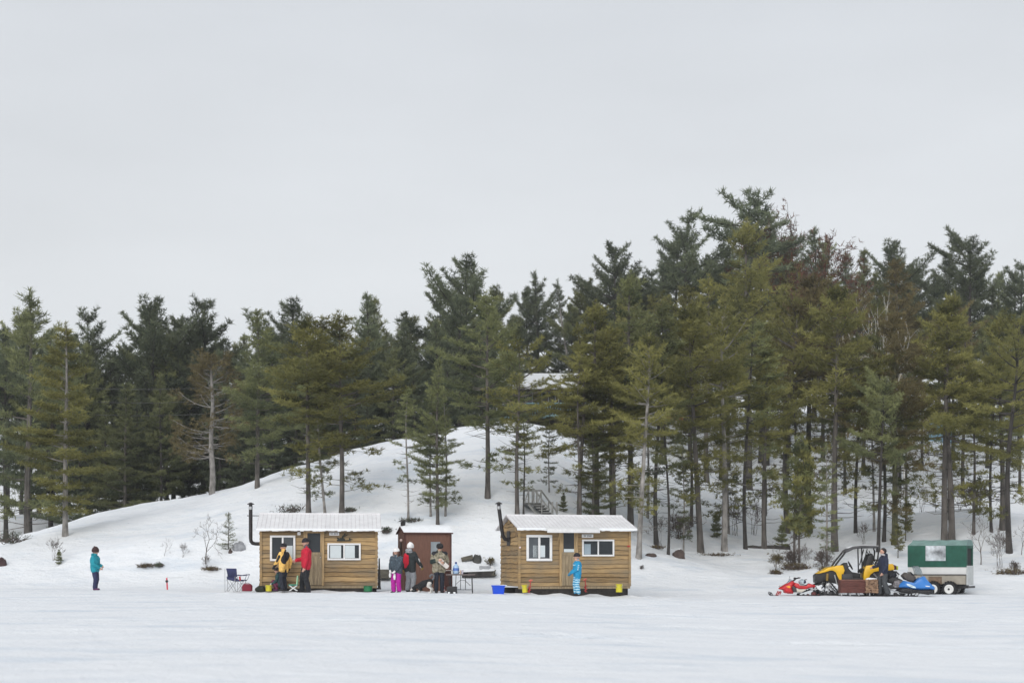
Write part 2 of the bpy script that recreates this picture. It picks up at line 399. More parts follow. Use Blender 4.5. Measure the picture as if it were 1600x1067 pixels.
def gen_pine(seed, H=10., cb=.3, Lmax=1.35, prof='A', spacing=.42, nb=5, skip=.1, e0=0., e1=48., up=.22, per=13, nl=.17, nw=.0135,
             inner=.3, step=.2, tr=.108, stubs=0, top_bare=0., sway=.12, side=.34, spread=.85, clump=0.0, dead_frac=0.0, lowleaf=.32):
    rng = np.random.default_rng(seed)
    ph = rng.uniform(0, 6.28, 4)
    def axisp(z):
        t = z / H
        return np.array([sway * math.sin(1.7 * t * 2 + ph[0]) * t + .05 * math.sin(7 * t + ph[1]) * t, sway * math.sin(1.9 * t * 2 + ph[2]) * t, z])
    mb = MB()
    zs = [H * i / 14 for i in range(15)]
    mb.tube([axisp(z) for z in zs], [tr * (1.25 if z == 0 else 1) * (1 - z / H) ** .75 + .012 for z in zs], 7)
    P, D, T = [], [], []
    az0 = rng.uniform(0, 6.28); z = cb * H; lean = rng.uniform(0, 6.28)
    while z < H * .985:
        t = (z - cb * H) / (H - cb * H)
        if prof == 'A': l = Lmax * (min(1, .45 + t * 2.6) if t < .22 else max(0, (1 - t) / .78) ** .8) + .1
        elif prof == 'B': l = Lmax * max(.0, math.sin(math.pi * (t * .82 + .16))) ** .75 + .12
        elif prof == 'D': l = Lmax * (1 - t) ** .85 + .08
        elif prof == 'U': l = Lmax * (.8 - .38 * t ** 2 + .2 * math.sin(8 * t + ph[3]))
        else: l = Lmax * (.72 + .28 * math.sin(6 * t + ph[3])) * (1 - t ** 1.7) ** .8 + .1
        az0 += rng.uniform(.4, 1.2); wt = rng.normal(.5, .16)
        for b in range(nb if t < .9 else 4):
            if rng.random() < skip: continue
            az = az0 + b * 2 * math.pi / nb + rng.normal(0, .25)
            ln = l * rng.uniform(.55, 1.18) * (1 + .22 * math.cos(az - lean))
            el = R(e0 + (e1 - e0) * t ** 1.4 + rng.normal(0, 8))
            base = axisp(z + rng.normal(0, .06)); h = np.array([math.cos(az), math.sin(az), 0]); sd = np.array([-h[1], h[0], 0])
            bow = rng.normal(0, .1) * ln
            def bp(u): return base + h * (ln * u * math.cos(el)) + sd * bow * u * u + np.array([0, 0, ln * (u * math.sin(el) + up * (u * u - .35 * u))])
            mb.tube([bp(u) for u in (0, .3, .6, .92)], [max(.006, .02 * ln * k + .004) for k in (1, .75, .5, .2)], 3, cap=False)
            if rng.random() < dead_frac: continue
            tone = wt + rng.normal(0, .2)
            us = np.arange(inner, 1.001, step / max(ln, .25))
            for u in us:
                p = bp(u); bd = nrm(bp(min(1, u + .05)) - bp(u - .05))
                P.append(p); D.append(bd * .7 + np.array([0, 0, .35])); T.append(tone + rng.normal(0, .08))
                sl = side * ln * (1.12 - u) + .1
                for s in (-1, 1):
                    q = np.arange(.13, sl, step * .8)
                    for a in q:
                        if clump and rng.random() < clump: continue
                        P.append(p + (sd * s * .85 + bd * .55) * a + np.array([0, 0, .12 * a + rng.normal(0, .03)]))
                        D.append(sd * s * .55 + bd * .5 + np.array([0, 0, .3])); T.append(tone + .15 * a / max(sl, .1) + rng.normal(0, .08))
        z += spacing * (1 - .4 * t) * rng.uniform(.75, 1.25)
    for k in range(8):
        P.append(axisp(H * (1 - .012 * k))); D.append(np.array([0, 0, 1.])); T.append(.6)
    for k in range(stubs):
        zz = rng.uniform(.12, max(.2, cb)) * H; az = rng.uniform(0, 6.28); ln = rng.uniform(.3, 1.1) * Lmax * .7
        b = axisp(zz); h = np.array([math.cos(az), math.sin(az), rng.normal(.05, .15)])
        mb.tube([b, b + h * ln * .5 + np.array([0, 0, -.03]), b + h * ln + np.array([0, 0, rng.normal(0, .1)])], [.02, .013, .005], 3, cap=False)
        if zz > .3 * cb * H and rng.random() < lowleaf:
            tn = rng.normal(.45, .2)
            for k in range(int(5 + 9 * ln)):
                u = rng.uniform(.45, 1.05); P.append(b + h * ln * u + rng.normal(0, .10 + .08 * ln, 3) * np.array([1, 1, .5])); D.append(h * .6 + np.array([0, 0, .3])); T.append(tn + rng.normal(0, .1))
    v, f, t = needles(np.array(P), np.array(D), np.array(T), rng, per, nl, nw, spread)
    return mb, v, f, t

def gen_dying(seed, H=9.):
    rng = np.random.default_rng(seed); mb = MB(); P, D, T = [], [], []
    mb.tube([(0.05 * math.sin(i), 0, H * i / 12) for i in range(13)], [.17 * (1 - i / 13) ** .7 + .015 for i in range(13)], 8)
    z = .28 * H
    while z < H * .96:
        t = (z - .28 * H) / (.72 * H)
        for b in range(4):
            if rng.random() < .12: continue
            az = rng.uniform(0, 6.28); ln = (2.25 if t < .55 else 2.25 * (1.25 - t) / .7) * rng.uniform(.45, 1.1) + .1
            el = R(rng.normal(8 + 28 * t, 10)); h = np.array([math.cos(az), math.sin(az), 0]); sd = np.array([-h[1], h[0], 0]); ks = rng.normal(0, .18, 2)
            def bp(u): return np.array([0, 0, z]) + h * ln * u * math.cos(el) + sd * ln * ks[0] * math.sin(2.5 * u) + np.array([0, 0, ln * (u * math.sin(el) - .10 * math.sin(3 * u) + ks[1] * u * u * .6)])
            mb.tube([bp(u) for u in (0, .25, .5, .75, 1)], [.034, .028, .021, .014, .007], 4, cap=False)
            for u in (.45, .65, .82):
                for s in (-1, 1):
                    p = bp(u); q = p + (sd * s * .7 + h * .6 + np.array([0, 0, rng.normal(.15, .2)])) * ln * .28
                    mb.tube([p, q], [.012, .005], 3, cap=False)
                    if rng.random() < .8:
                        for k in range(5):
                            P.append(q + rng.normal(0, .13, 3)); D.append(h * .4 + np.array([0, 0, .4])); T.append(rng.uniform(.2, .9))
            for k in range(5): P.append(bp(1) + rng.normal(0, .12, 3)); D.append(h * .5 + np.array([0, 0, .4])); T.append(rng.uniform(.2, .9))
        z += .40
    v, f, t = needles(np.array(P), np.array(D), np.array(T), rng, 14, .17, .012)
    return mb, v, f, t

def gen_broadleaf(seed, H=9., leafy=.7, stems=1, r0=.11, fork=.35, lw=.035, spreadk=.55, levels=4, up=.07, kids=3, thin=.5):
    rng = np.random.default_rng(seed); mb = MB(); P, D, T = [], [], []
    def grow(p, d, ln, r, lev):
        pts = [p]; dd = d.copy()
        for i in range(4):
            dd = nrm(dd + rng.normal(0, .13, 3) + np.array([0, 0, up])); pts.append(pts[-1] + dd * ln / 4)
        mb.tube(pts, [max(.0055, r * (1 - .12 * i)) for i in range(5)], 5 if lev < 2 else 3, cap=False)
        if lev >= 2 and rng.random() < leafy:
            for q in pts[2:]:
                P.append(q + rng.normal(0, .05, 3)); D.append(dd); T.append(rng.uniform(0, 1))
        if lev >= levels: return
        for k in range(kids if lev < 3 else 2):
            u = rng.integers(2, 5); a = nrm(dd + rng.normal(0, spreadk, 3))
            grow(pts[u], a, ln * rng.uniform(.5, .75), r * thin, lev + 1)
    for s in range(stems):
        grow(np.array([rng.normal(0, .06), rng.normal(0, .06), 0.]), nrm(np.array([rng.normal(0, .07), rng.normal(0, .07), 1.])), H * fork, r0, 0)
    if not P: return mb, None, None, None
    v, f, t = needles(np.array(P), np.array(D), np.array(T), rng, 4, .14, lw, 1.0)
    return mb, v, f, t

PROTO = {}; NF = []
def proto(key, gen, bark, leaf, **kw):
    mb, v, f, t = gen(**kw)
    H = kw.get('H', 10. if gen is gen_pine else 9.)
    tr = mb.build('trunk', bark, None, smooth=True)
    crn = None
    if v is not None:
        crn = bpy.data.objects.new('crown', np_mesh('crown', v, f, 4, [leaf], t)); COL.objects.link(crn)
    if gen is gen_broadleaf: H = max(p[2] for p in mb.v)
    PROTO[key] = [tr, crn, H, False]; NF.append(0 if crn is None else len(crn.data.polygons))

proto('A0', gen_pine, BARK, OLIVE, seed=1, cb=.2, Lmax=1.7, stubs=8, spacing=.55)
proto('A1', gen_pine, BARK, OLIVE, seed=2, cb=.36, Lmax=1.85, stubs=22, spacing=.58, skip=.14)
proto('A2', gen_pine, BARK, OLIVE, seed=3, cb=.52, Lmax=1.8, stubs=28, spacing=.52, lowleaf=.7)
proto('A3', gen_pine, BARK, OLIVE, seed=4, cb=.42, Lmax=2.1, stubs=26, spacing=.66, skip=.16, sway=.25, up=.12, prof='C')
proto('B0', gen_pine, BARKD, DARKG, seed=5, cb=.22, Lmax=2.1, prof='B', spacing=.68, skip=.22, per=14, nl=.19, nw=.016, stubs=6)
proto('B1', gen_pine, BARKD, DARKG, seed=6, cb=.3, Lmax=2.3, prof='B', spacing=.74, skip=.3, per=14, nl=.19, nw=.016, stubs=12, e1=62, e0=8)
proto('B2', gen_pine, BARKD, DARKG, seed=7, cb=.16, Lmax=2.0, prof='A', spacing=.64, skip=.2, per=14, nl=.19, nw=.016)
proto('C0', gen_pine, BARKP, MIDG, seed=8, cb=.2, Lmax=1.9, prof='C', spacing=.85, skip=.22, up=.4, e1=55, nl=.19, stubs=12)
proto('C1', gen_pine, BARKD, DARKG, seed=9, cb=.35, Lmax=2.3, prof='C', spacing=.85, skip=.25, up=.45, e0=15, e1=62, nl=.2, nw=.016, stubs=10)
proto('D0', gen_pine, BARK, MIDG, seed=10, cb=.06, Lmax=2.1, prof='D', spacing=.46, e0=-6, e1=40)
proto('D1', gen_pine, BARK, MIDG, seed=11, cb=.14, Lmax=1.8, prof='D', spacing=.5, skip=.22, e0=5, e1=45)
proto('E0', gen_pine, BARKP, OLIVE, seed=12, cb=.48, Lmax=1.9, prof='B', spacing=.6, skip=.2, inner=.42, stubs=40, clump=.15, sway=.3)
proto('E1', gen_pine, BARKD, DARKG, seed=13, cb=.55, Lmax=2.2, prof='U', spacing=.6, skip=.2, inner=.45, stubs=18, nl=.22, nw=.018, e0=10)
proto('U0', gen_pine, BARKD, DARKG, seed=31, cb=.45, Lmax=2.2, prof='U', spacing=.75, skip=.2, inner=.4, stubs=10, nl=.2, nw=.017, e0=0, e1=30, sway=.3)
proto('N0', gen_pine, BARKP, OLIVE, seed=14, cb=.12, Lmax=1.4, prof='A', spacing=.62, skip=.08, nb=6, up=.1, step=.15, per=13, stubs=4)
proto('T0', gen_pine, BARKD, MIDG, seed=15, cb=.55, Lmax=1.15, prof='D', spacing=.55, skip=.25, tr=.07, stubs=34, sway=.3)
proto('T1', gen_pine, BARKP, MIDG, seed=16, cb=.3, Lmax=1.2, prof='A', spacing=.75, skip=.35, tr=.075, stubs=40, dead_frac=.25)
proto('Y0', gen_pine, BARK, MIDG, seed=17, H=3., cb=.1, Lmax=.75, prof='D', spacing=.2, skip=.15, tr=.035, nl=.13, nw=.012, step=.12, sway=.05)
proto('Y2', gen_pine, BARK, MIDG, seed=41, H=3., cb=.06, Lmax=.8, prof='D', spacing=.27, skip=.35, tr=.03, nl=.12, nw=.009, step=.16, sway=.05, per=6, clump=.35)
proto('Y1', gen_pine, BARK, OLIVE, seed=18, H=3., cb=.3, Lmax=.6, prof='A', spacing=.24, skip=.3, tr=.03, nl=.12, nw=.012, step=.12, stubs=5)
proto('F0', gen_dying, BARKP, RUST, seed=19)
proto('G0', gen_broadleaf, BARK, REDL, seed=20, H=9, leafy=.75, lw=.012, r0=.10, fork=.42, spreadk=.34, levels=5, up=.16, kids=5, thin=.42)
proto('H0', gen_broadleaf, BIRCH, RUST, seed=21, H=9, leafy=.12, r0=.055, fork=.55, spreadk=.28, up=.10, kids=4, thin=.45)
proto('S0', gen_broadleaf, TWIG, None, seed=22, H=2.2, leafy=-1, stems=5, r0=.012, fork=.42, spreadk=.4)
proto('S1', gen_broadleaf, TWIG, None, seed=23, H=3., leafy=-1, stems=1, r0=.025, fork=.42, spreadk=.5)
proto('S2', gen_broadleaf, TWIG, DULL, seed=24, H=1.6, leafy=.22, stems=4, r0=.014, fork=.36, lw=.018, spreadk=.6)
proto('S3', gen_broadleaf, TWIG, None, seed=25, H=1.0, leafy=-1, stems=12, r0=.009, fork=.42, spreadk=.6)

def tree(key, px, pyb, pyt, label, name='pine_tree', cat='pine tree', group=None, Y=None, wide=1.0, rz=None, leaf=None, bark=None, lean=0.0, sink=.06):
    tr0, cr0, H0, used = PROTO[key]
    if Y is None: Y = find_Y(px, pyb)
    x = WX(px, Y); z = G(x, Y)
    H = (HZ - pyt) * Y / F + CAMH - z
    s = max(.15, H) / H0
    e = thing(name, label, cat, (x, Y, z - sink), 0, group)
    rz = random.uniform(0, 6.28) if rz is None else rz
    e.rotation_euler = (0, R(lean), 0)
    for k, src in enumerate((tr0, cr0)):
        if src is None: continue
        o = src if not used else src.copy()
        if used: COL.objects.link(o)
        o.parent = e; o.rotation_euler = (0, 0, rz); wk = min(wide * 1.08, 1.12) if k == 0 and wide > 1 else wide * 1.08; o.scale = (s * wk, s * wk, s)
        m = bark if k == 0 else leaf
        if m is not None:
            o.material_slots[0].link = 'OBJECT'; o.material_slots[0].material = m
        else:
            o.material_slots[0].link = 'OBJECT'; o.material_slots[0].material = src.data.materials[0]
    PROTO[key][3] = True
    return e
# ------------------------------------------------------------------ the trees one can tell apart, left to right
T_ = tree
T_('C0', 43, 857, 452, 'tall airy pine at the left edge with wide gaps between its branches', Y=77, bark=BARK, wide=1.35, leaf=MIDG)
T_('N0', 102, 838, 503, 'olive green pine with a pale trunk showing, standing where the snowy hill begins', leaf=OLIVE, wide=1.4)
T_('B2', 79, 832, 520, 'dark pine with bare lower trunk behind the pale trunked pine at the left', Y=82)
T_('D0', 195, 812, 598, 'bushy young pine with branches down to the snow behind the left slope', Y=77.5, leaf=MIDG, wide=1.35)
T_('B0', 140, 800, 494, 'broad dark pine rising behind the pale trunked pine on the left', Y=86)
T_('B1', 235, 800, 476, 'tall dark pine left of the dying pine, its crown above the overhead wires', Y=84)
T_('F0', 331, 772, 556, 'dying pine with a bare pale trunk, whitish limbs and thin brownish needles', wide=1.05, rz=.4, leaf=DULL)
T_('B0', 318, 790, 474, 'dark rounded pine standing right behind the dying pine', Y=85)
T_('A0', 402, 763, 482, 'slender mid green pine on the hill crest right of the dying pine', leaf=MIDG, wide=1.3)
T_('B1', 455, 760, 479, 'dark pine on the skyline behind the left hut chimney', Y=86)
T_('A2', 482, 806, 497, 'olive pine with straight bare trunk rising behind the middle of the left hut roof', wide=1.55)
T_('T1', 508, 806, 560, 'thin leaning pine between two thicker trunks behind the left hut', lean=-4)
T_('A1', 534, 806, 486, 'olive pine rising behind the right half of the left hut roof', wide=1.45)
T_('B2', 577, 770, 459, 'tall dark pine with a pointed top on the skyline above the left hut', Y=84)
T_('T0', 638, 812, 605, 'slim young pine with a thin trunk on the slope left of the brown shed', leaf=MIDG, wide=1.25, bark=BARKP)
T_('A0', 684, 826, 560, 'young feathery pine directly behind the brown shed roof', leaf=MIDG, wide=.85)
T_('T1', 673, 808, 625, 'thin stemmed young pine just left of the feathery pine behind the shed', leaf=MIDG, wide=1.3)
T_('T1', 696, 806, 610, 'thin stemmed young pine just right of the feathery pine behind the shed', leaf=MIDG, wide=1.3)
T_('A1', 762, 778, 455, 'mid green pine alone on the open hill above the folding table', leaf=MIDG, wide=1.3)
T_('E0', 808, 806, 535, 'red pine with a crooked trunk and drooping lower limbs left of the wooden stairs', wide=1.15, bark=BARK)
T_('T0', 818, 804, 632, 'dark thin trunked pine touching the crooked red pine beside the stairs', wide=1.2)
T_('T1', 858, 770, 640, 'thin pine standing just right of the stair railing', leaf=MIDG, wide=1.2)
T_('B1', 727, 700, 411, 'tall dark pine on the skyline above the brown shed', Y=92)
T_('C1', 840, 690, 424, 'dark open pine with slanting upper limbs on the skyline above the snowy house roof', Y=108, rz=2.0)
T_('A3', 905, 815, 505, 'olive pine on the left side of the thick clump behind the right hut', wide=1.15)
T_('A1', 932, 815, 470, 'tall olive pine in the middle of the thick clump behind the right hut', wide=1.1, leaf=OLIVE)
T_('D1', 926, 826, 640, 'low feathery pine behind the right hut roof at the foot of the clump', wide=1.2)
T_('A1', 958, 832, 505, 'dense olive pine low crowned above the right end of the right hut', leaf=OLIVE, wide=1.15)
T_('A1', 985, 828, 425, 'mid green pine with two dark trunks behind the right hut corner', leaf=MIDG)
T_('A2', 998, 873, 520, 'pale trunked leaning pine next to the right corner of the right hut', bark=BARKP, lean=2.5)
T_('T0', 1025, 853, 470, 'dark straight pine with dead lower twigs right of the leaning pale pine', wide=1.5)
T_('T0', 1044, 866, 610, 'pole thin young pine between the right hut and the brown boulder', wide=1.1)
T_('T1', 1068, 862, 690, 'very thin pole like sapling pine standing over the brown boulder', wide=.9)
T_('A2', 1095, 863, 478, 'pine with a bowed brown trunk rooted right of the brown boulder', wide=1.2, lean=-2.5)
T_('A1', 1104, 834, 430, 'thick trunked pine standing behind the pine with the bowed trunk', Y=74)
T_('E0', 1132, 861, 490, 'pine with a pale lichen covered trunk on the flat shore', bark=BARKP, wide=1.1)
T_('T0', 1165, 858, 500, 'straight dark trunked pine right of the pale lichen trunk', wide=1.6)
T_('A1', 1170, 812, 344, 'very tall olive pine with tiered branches near the top of the right skyline', Y=79, wide=1.15)
T_('A2', 1194, 858, 540, 'slim olive pine rooted at the fallen brown log on the shore', wide=1.0)
T_('U0', 1196, 780, 302, 'highest dark pine of the skyline with a flat spreading top', Y=92)
T_('E0', 1230, 833, 470, 'bare trunked pine well behind the red snowmobile', bark=BARK, wide=1.0)
T_('A2', 1264, 833, 430, 'dark bare trunk pine behind the twin saplings', wide=1.1, leaf=DULL, bark=BARKD)
T_('Y1', 1241, 880, 690, 'left one of twin pine saplings above the red snowmobile', wide=.75, leaf=MIDG)
T_('Y1', 1249, 879, 700, 'right one of twin pine saplings above the red snowmobile', wide=.7)
T_('T1', 1292, 883, 690, 'thin crooked pine in front of the thick trunk beside the buggy roof', wide=1.2)
T_('A2', 1304, 862, 445, 'big olive pine with a thick trunk behind the yellow buggy', wide=1.15, bark=BARK)
T_('T0', 1337, 833, 520, 'bare dark trunk pine behind the roof of the yellow buggy', wide=1.6)
T_('E1', 1372, 862, 600, 'leaning dark pine just behind the standing man', wide=.9, lean=2, leaf=MIDG)
T_('T0', 1381, 846, 520, 'thin dark pine right behind the leaning pine near the standing man', wide=1.4)
T_('A1', 1398, 852, 480, 'pine with a mossy greenish trunk left of the green canvas trailer', wide=1.1, leaf=DULL, bark=M('mossy_bark', (0.085, 0.085, 0.045), 0.9, 0.5, 5, bump=.8))
T_('A2', 1476, 846, 470, 'left stem of the double trunked pine rising behind the green trailer', wide=1.15)
T_('A3', 1487, 846, 455, 'right stem of the double trunked pine rising behind the green trailer', wide=1.1)
T_('T0', 1549, 832, 560, 'thin dark pine on the mound right of the green trailer', wide=1.5)
T_('A1', 1566, 828, 490, 'olive pine on the mound behind the lone dark trunk at far right', wide=1.1)
T_('E0', 1577, 864, 500, 'lone dark trunked pine nearest the right edge on the open snow', bark=BARKD, wide=1.1)
T_('G0', 1312, 720, 318, 'reddish tinged broadleaf tree sticking out of the skyline pines', name='broadleaf_tree', cat='tree', Y=95, wide=1.1)
T_('H0', 1418, 760, 470, 'white birch with bare crooked branches among the right hand pines', name='birch_tree', cat='birch', Y=80)
T_('A0', 1400, 740, 405, 'rusty brown pine with dying needles on the right skyline', Y=82, leaf=DULL, wide=1.2)
T_('C0', 898, 700, 435, 'narrow dark pine leaning left on the skyline beside the snowy house roof', Y=106, leaf=DARKG, lean=-7)
T_('B1', 963, 690, 388, 'broad dark pine on the skyline above the right hut', Y=100)
T_('B0', 1072, 680, 339, 'rounded dark pine second highest on the skyline left of the tallest', Y=100)
T_('E1', 1515, 680, 384, 'dark pine with a knobbly spreading crown on the far right skyline', Y=100)
T_('B0', 1594, 690, 414, 'dark pine cut by the right edge of the skyline', Y=98)
T_('B1', 1392, 690, 385, 'dark pine behind the rusty brown pine on the skyline', Y=104)
# ------------------------------------------------------------------ the rows behind, crowns merging
SKX = [-60, 0, 40, 60, 100, 150, 200, 240, 320, 345, 365, 400, 450, 500, 520, 575, 640, 690, 725, 770, 830, 870, 900, 960, 1010, 1070, 1110, 1165, 1200, 1240, 1300, 1340, 1390, 1440, 1510, 1560, 1660]
SKY = [500, 500, 480, 520, 512, 500, 530, 482, 478, 500, 530, 500, 485, 495, 490, 462, 478, 450, 420, 448, 445, 485, 450, 395, 405, 348, 372, 352, 320, 345, 350, 352, 392, 422, 392, 405, 420]
rr = random.Random(11)
def filler(px, Y, lo, hi, keys, mats, name='pine_tree'):
    sk = ipol(px, SKX, SKY)
    top = sk + rr.uniform(lo, hi)
    if px < 420: lab, gp = 'dark pine merging into the dense row behind the left end of the snowy hill', 'pines in the dense rows behind the left slope'
    elif px < 870: lab, gp = 'pine merging into the forest row behind the hilltop above the left hut', 'pines in the forest rows behind the hilltop'
    else: lab, gp = 'pine crowding the upper slope behind the nearer trunks on the right', 'pines crowding the upper slope on the right'
    k = rr.choice(keys)
    T_(k, px, 700, top, lab, group=gp, Y=Y, leaf=rr.choice(mats), wide=rr.uniform(.8, 1.05), rz=rr.uniform(0, 6.28), bark=BARKD)
for row, (Y, st, lo, hi) in enumerate(((79, 44, 70, 130), (83, 42, 25, 80), (90, 44, 8, 55), (98, 50, 2, 40))):
    px = -50 + row * 11
    while px < 860:
        if row == 0:
            if not (px < 118 or 300 < px < 365 or 740 < px): filler(px + rr.uniform(-9, 9), Y + rr.uniform(-1, 1.5), lo, hi, ['B2', 'D0', 'B0', 'D0'], [MIDG, DARKG, DARKG])
        elif not (780 < px < 900): filler(px + rr.uniform(-9, 9), Y + rr.uniform(-1.5, 2), lo, hi, ['B0', 'B2', 'B1', 'B2'] if px > 118 else ['B1', 'C1'], [DARKG, DARKG, MIDG])
        px += st
for row, (Y, st, lo, hi) in enumerate(((84, 92, 90, 170), (92, 50, 50, 110), (103, 46, 10, 55), (111, 46, 5, 35))):
    px = 885 + row * 13
    while px < 1660:
        if px < 935 and Y < 105: px += 20; continue
        # keep a clear view of the house roof and of the orange cabin
        filler(px + rr.uniform(-12, 12), Y + rr.uniform(-2, 2), lo, hi, ['A2', 'A2', 'A3', 'E0'] if row < 2 else ['B0', 'B1', 'B2', 'A1'], [OLIVE, OLIVE, MIDG, DULL if px > 1300 else OLIVE] if row < 2 else ([MIDG, OLIVE, DARKG] if row == 1 else [DARKG, DARKG, MIDG]))
        px += st
for px in (775, 800, 822, 850, 872, 895, 915): filler(px, 107 + rr.uniform(-1, 3), 5, 60, ['B0', 'B1', 'B2'], [DARKG, DARKG, MIDG])
T_('A1', 797, 700, 548, 'pine covering the left end of the snowy house roof', Y=95, wide=1.5, leaf=MIDG)
T_('A1', 905, 700, 530, 'pine covering the right end of the snowy house roof', Y=95, wide=1.3, leaf=OLIVE)
for px, nm in ((838, 'left'), (884, 'right')):
    T_('A0', px, 700, 607, 'short pine hiding the %s part of the blue porch railing' % nm, Y=95.5, wide=1.6, leaf=OLIVE)
for i in range(12):
    px = 905 + i * 57 + rr.uniform(-15, 15); py = rr.uniform(800, 850)
    T_(rr.choice(['T0', 'T1', 'T0', 'E0']), px, py, py - rr.uniform(210, 300), 'thin pole like pine among the larger trunks on the right hand shore', group='thin pines among the larger trunks on the right', leaf=rr.choice([OLIVE, MIDG]), wide=rr.uniform(.95, 1.3), bark=rr.choice([BARK, BARKD, BARKP]))
# ------------------------------------------------------------------ saplings, shrubs, brush
def shrub(key, px, pyb, pyt, label, name='bare_shrub', cat='shrub', group=None, **kw):
    return tree(key, px, pyb, pyt, label, name, cat, group, sink=.03, **kw)
shrub('S1', 320, 884, 800, 'bare leafless sapling on the slope left of the stove pipe', 'bare_sapling', 'sapling')
shrub('S0', 323, 890, 862, 'low bare bush at the foot of the leafless sapling left of the stove pipe')
shrub('Y2', 357, 858, 800, 'little snow dusted fir by the stove pipe of the left hut', 'young_fir', 'fir', wide=1.0, leaf=MIDG)
shrub('S1', 256, 872, 838, 'small bare twiggy shrub above the dark brush on the left slope')
shrub('S0', 286, 874, 845, 'thin bare shrub halfway between the dark brush and the leafless sapling')
shrub('Y0', 92, 882, 858, 'tiny snow covered fir seedling at the far left of the bank', 'fir_seedling', 'seedling')
shrub('S0', 84, 876, 836, 'thin bare stems behind the tiny fir seedling at far left')
gsh = 'bare shrubs along the right hand shore'
for px, pyb, pyt, k, lab in ((1212, 892, 862, 'S2', 'brownish low shrub left of the twin pine saplings'), (1238, 888, 850, 'S3', 'bare brown brush at the foot of the twin pine saplings'),
        (1257, 889, 845, 'S0', 'bare stems right of the twin pine saplings'), (1285, 887, 852, 'S3', 'bare brush in front of the thin crooked pine by the buggy'),
        (1217, 884, 836, 'S1', 'forked bare sapling left of the twin pine saplings'), (1030, 850, 800, 'S0', 'bare stems between the trunks right of the right hut'),
        (1060, 842, 796, 'S3', 'brown bush behind the brown boulder'), (1078, 842, 794, 'S0', 'upright brown stems behind and right of the brown boulder'),
        (1148, 838, 770, 'S0', 'tall thin bare stems right of the pale lichen trunk'), (1178, 836, 775, 'S0', 'tall thin bare stems left of the slim olive pine'),
        (1534, 882, 800, 'S1', 'dark forked bare sapling right of the green trailer'), (1562, 888, 820, 'S0', 'bare stems on the snow right of the forked bare sapling'),
        (1585, 894, 872, 'S3', 'low brown brush at the right edge of the shore'), (1595, 868, 810, 'S1', 'bare bush reaching in at the right edge'),
        (1500, 797, 745, 'S0', 'bare bushes on top of the mound behind the green trailer'), (1525, 797, 740, 'S3', 'brown bush on the mound right of the double trunk'),
        (1440, 800, 755, 'S0', 'bare stems on the slope above the left end of the green trailer'), (1422, 872, 840, 'S1', 'small bare shrub left of the green trailer'),
        (1415, 845, 785, 'Y1', 'thin pine sapling right of the mossy trunk'), (1403, 872, 820, 'Y1', 'small pine sapling with a bare stem left of the trailer'),
        (1120, 840, 800, 'Y0', 'tiny fir beside the thick trunk on the shore'), (1222, 858, 815, 'Y0', 'small leafy fir by the fallen brown log'),
        (1350, 850, 812, 'S0', 'bare brush just above the roof of the buggy'), (1003, 892, 880, 'S3', 'tiny bare brush in the snow right of the right hut'),
        (765, 893, 868, 'S2', 'scraggly twigs beside the wood pile left of the right hut'), (880, 800, 770, 'Y0', 'little fir right of the stairs foot'),
        (1462, 800, 768, 'Y1', 'small pine sapling left of the double trunked pine'), (868, 712, 660, 'S1', 'small bare sapling below the snowy house'),
        (1448, 740, 690, 'S0', 'bare stems on the slope below the blue shed')):
    nm, ct = ('young_pine', 'sapling') if k[0] == 'Y' else ('bare_shrub', 'shrub')
    shrub(k, px, pyb, pyt, lab, nm, ct, gsh if nm == 'bare_shrub' else None)
def brush(px, py, wpx, hpx, label, seed, name='brush_pile', cat='brush', mat=None, group=None, snow=True, n=55):
    Y = find_Y(px, py); s = Y / F; r = random.Random(seed); mb = MB()
    for i in range(n):
        a = Vector((max(-.42, min(.42, r.gauss(0, .26))) * wpx * s, max(-.2, min(.2, r.gauss(0, .15))), r.uniform(0, .3) * hpx * s))
        d = Vector((r.gauss(0, 1), r.gauss(0, .5), r.uniform(0, .9))).normalized() * r.uniform(.15, .6) * max(hpx * s, .35)
        mb.tube([a, a + d * .5 + Vector((0, 0, .02)), a + d], [.018, .013, .005], 4, cap=False)
    x = WX(px, Y)
    t = thing(name, label, cat, (x, Y, G(x, Y) - .03), 0, group)
    mb.build('twigs', mat or TWIG, t)
    P = np.array([[r.gauss(0, wpx * s * .27), r.gauss(0, .15), r.uniform(0.02, .65) * hpx * s] for i in range(n * 2)])
    v, f, tn = needles(P, np.tile([[0, 0, .4]], (len(P), 1)), np.full(len(P), .25), np.random.default_rng(seed), 4, .085, .008, 1.)
    o = bpy.data.objects.new('leaves', np_mesh('leaves', v, f, 4, [RUST if seed % 2 else DARKG], tn)); COL.objects.link(o); o.parent = t
    return t
brush(228, 888, 24, 9, 'dark tangle of brush poking through the snow on the left slope', 1)
brush(249, 886, 9, 7, 'small dark clump of brush right of the larger tangle on the left slope', 2)
brush(330, 893, 24, 7, 'low dark twigs in the snow left of the camp chair', 3)
brush(455, 802, 42, 20, 'fallen dark fir branch lying behind the left hut roof', 4, 'fallen_branch', 'branch')
brush(548, 800, 16, 9, 'small dark fir branch behind the right end of the left hut roof', 6, 'fallen_branch', 'branch')
brush(642, 815, 32, 9, 'twigs around the foot of the slim young pine', 8)
brush(604, 838, 16, 14, 'dark twigs in the snow between the left hut and the brown shed', 10)
brush(1245, 890, 44, 16, 'brown brush tangle on the bank behind the red snowmobile', 5, n=110)
brush(1292, 893, 24, 12, 'dark brush on the bank above the nose of the yellow buggy', 7)
brush(1212, 897, 16, 9, 'brown clump on the bank left of the red snowmobile', 9)
brush(1580, 897, 44, 14, 'dark brush in the snow at the far right shore', 11, n=90)
brush(1115, 868, 60, 7, 'scattered twigs under the pine with the bowed trunk', 13)
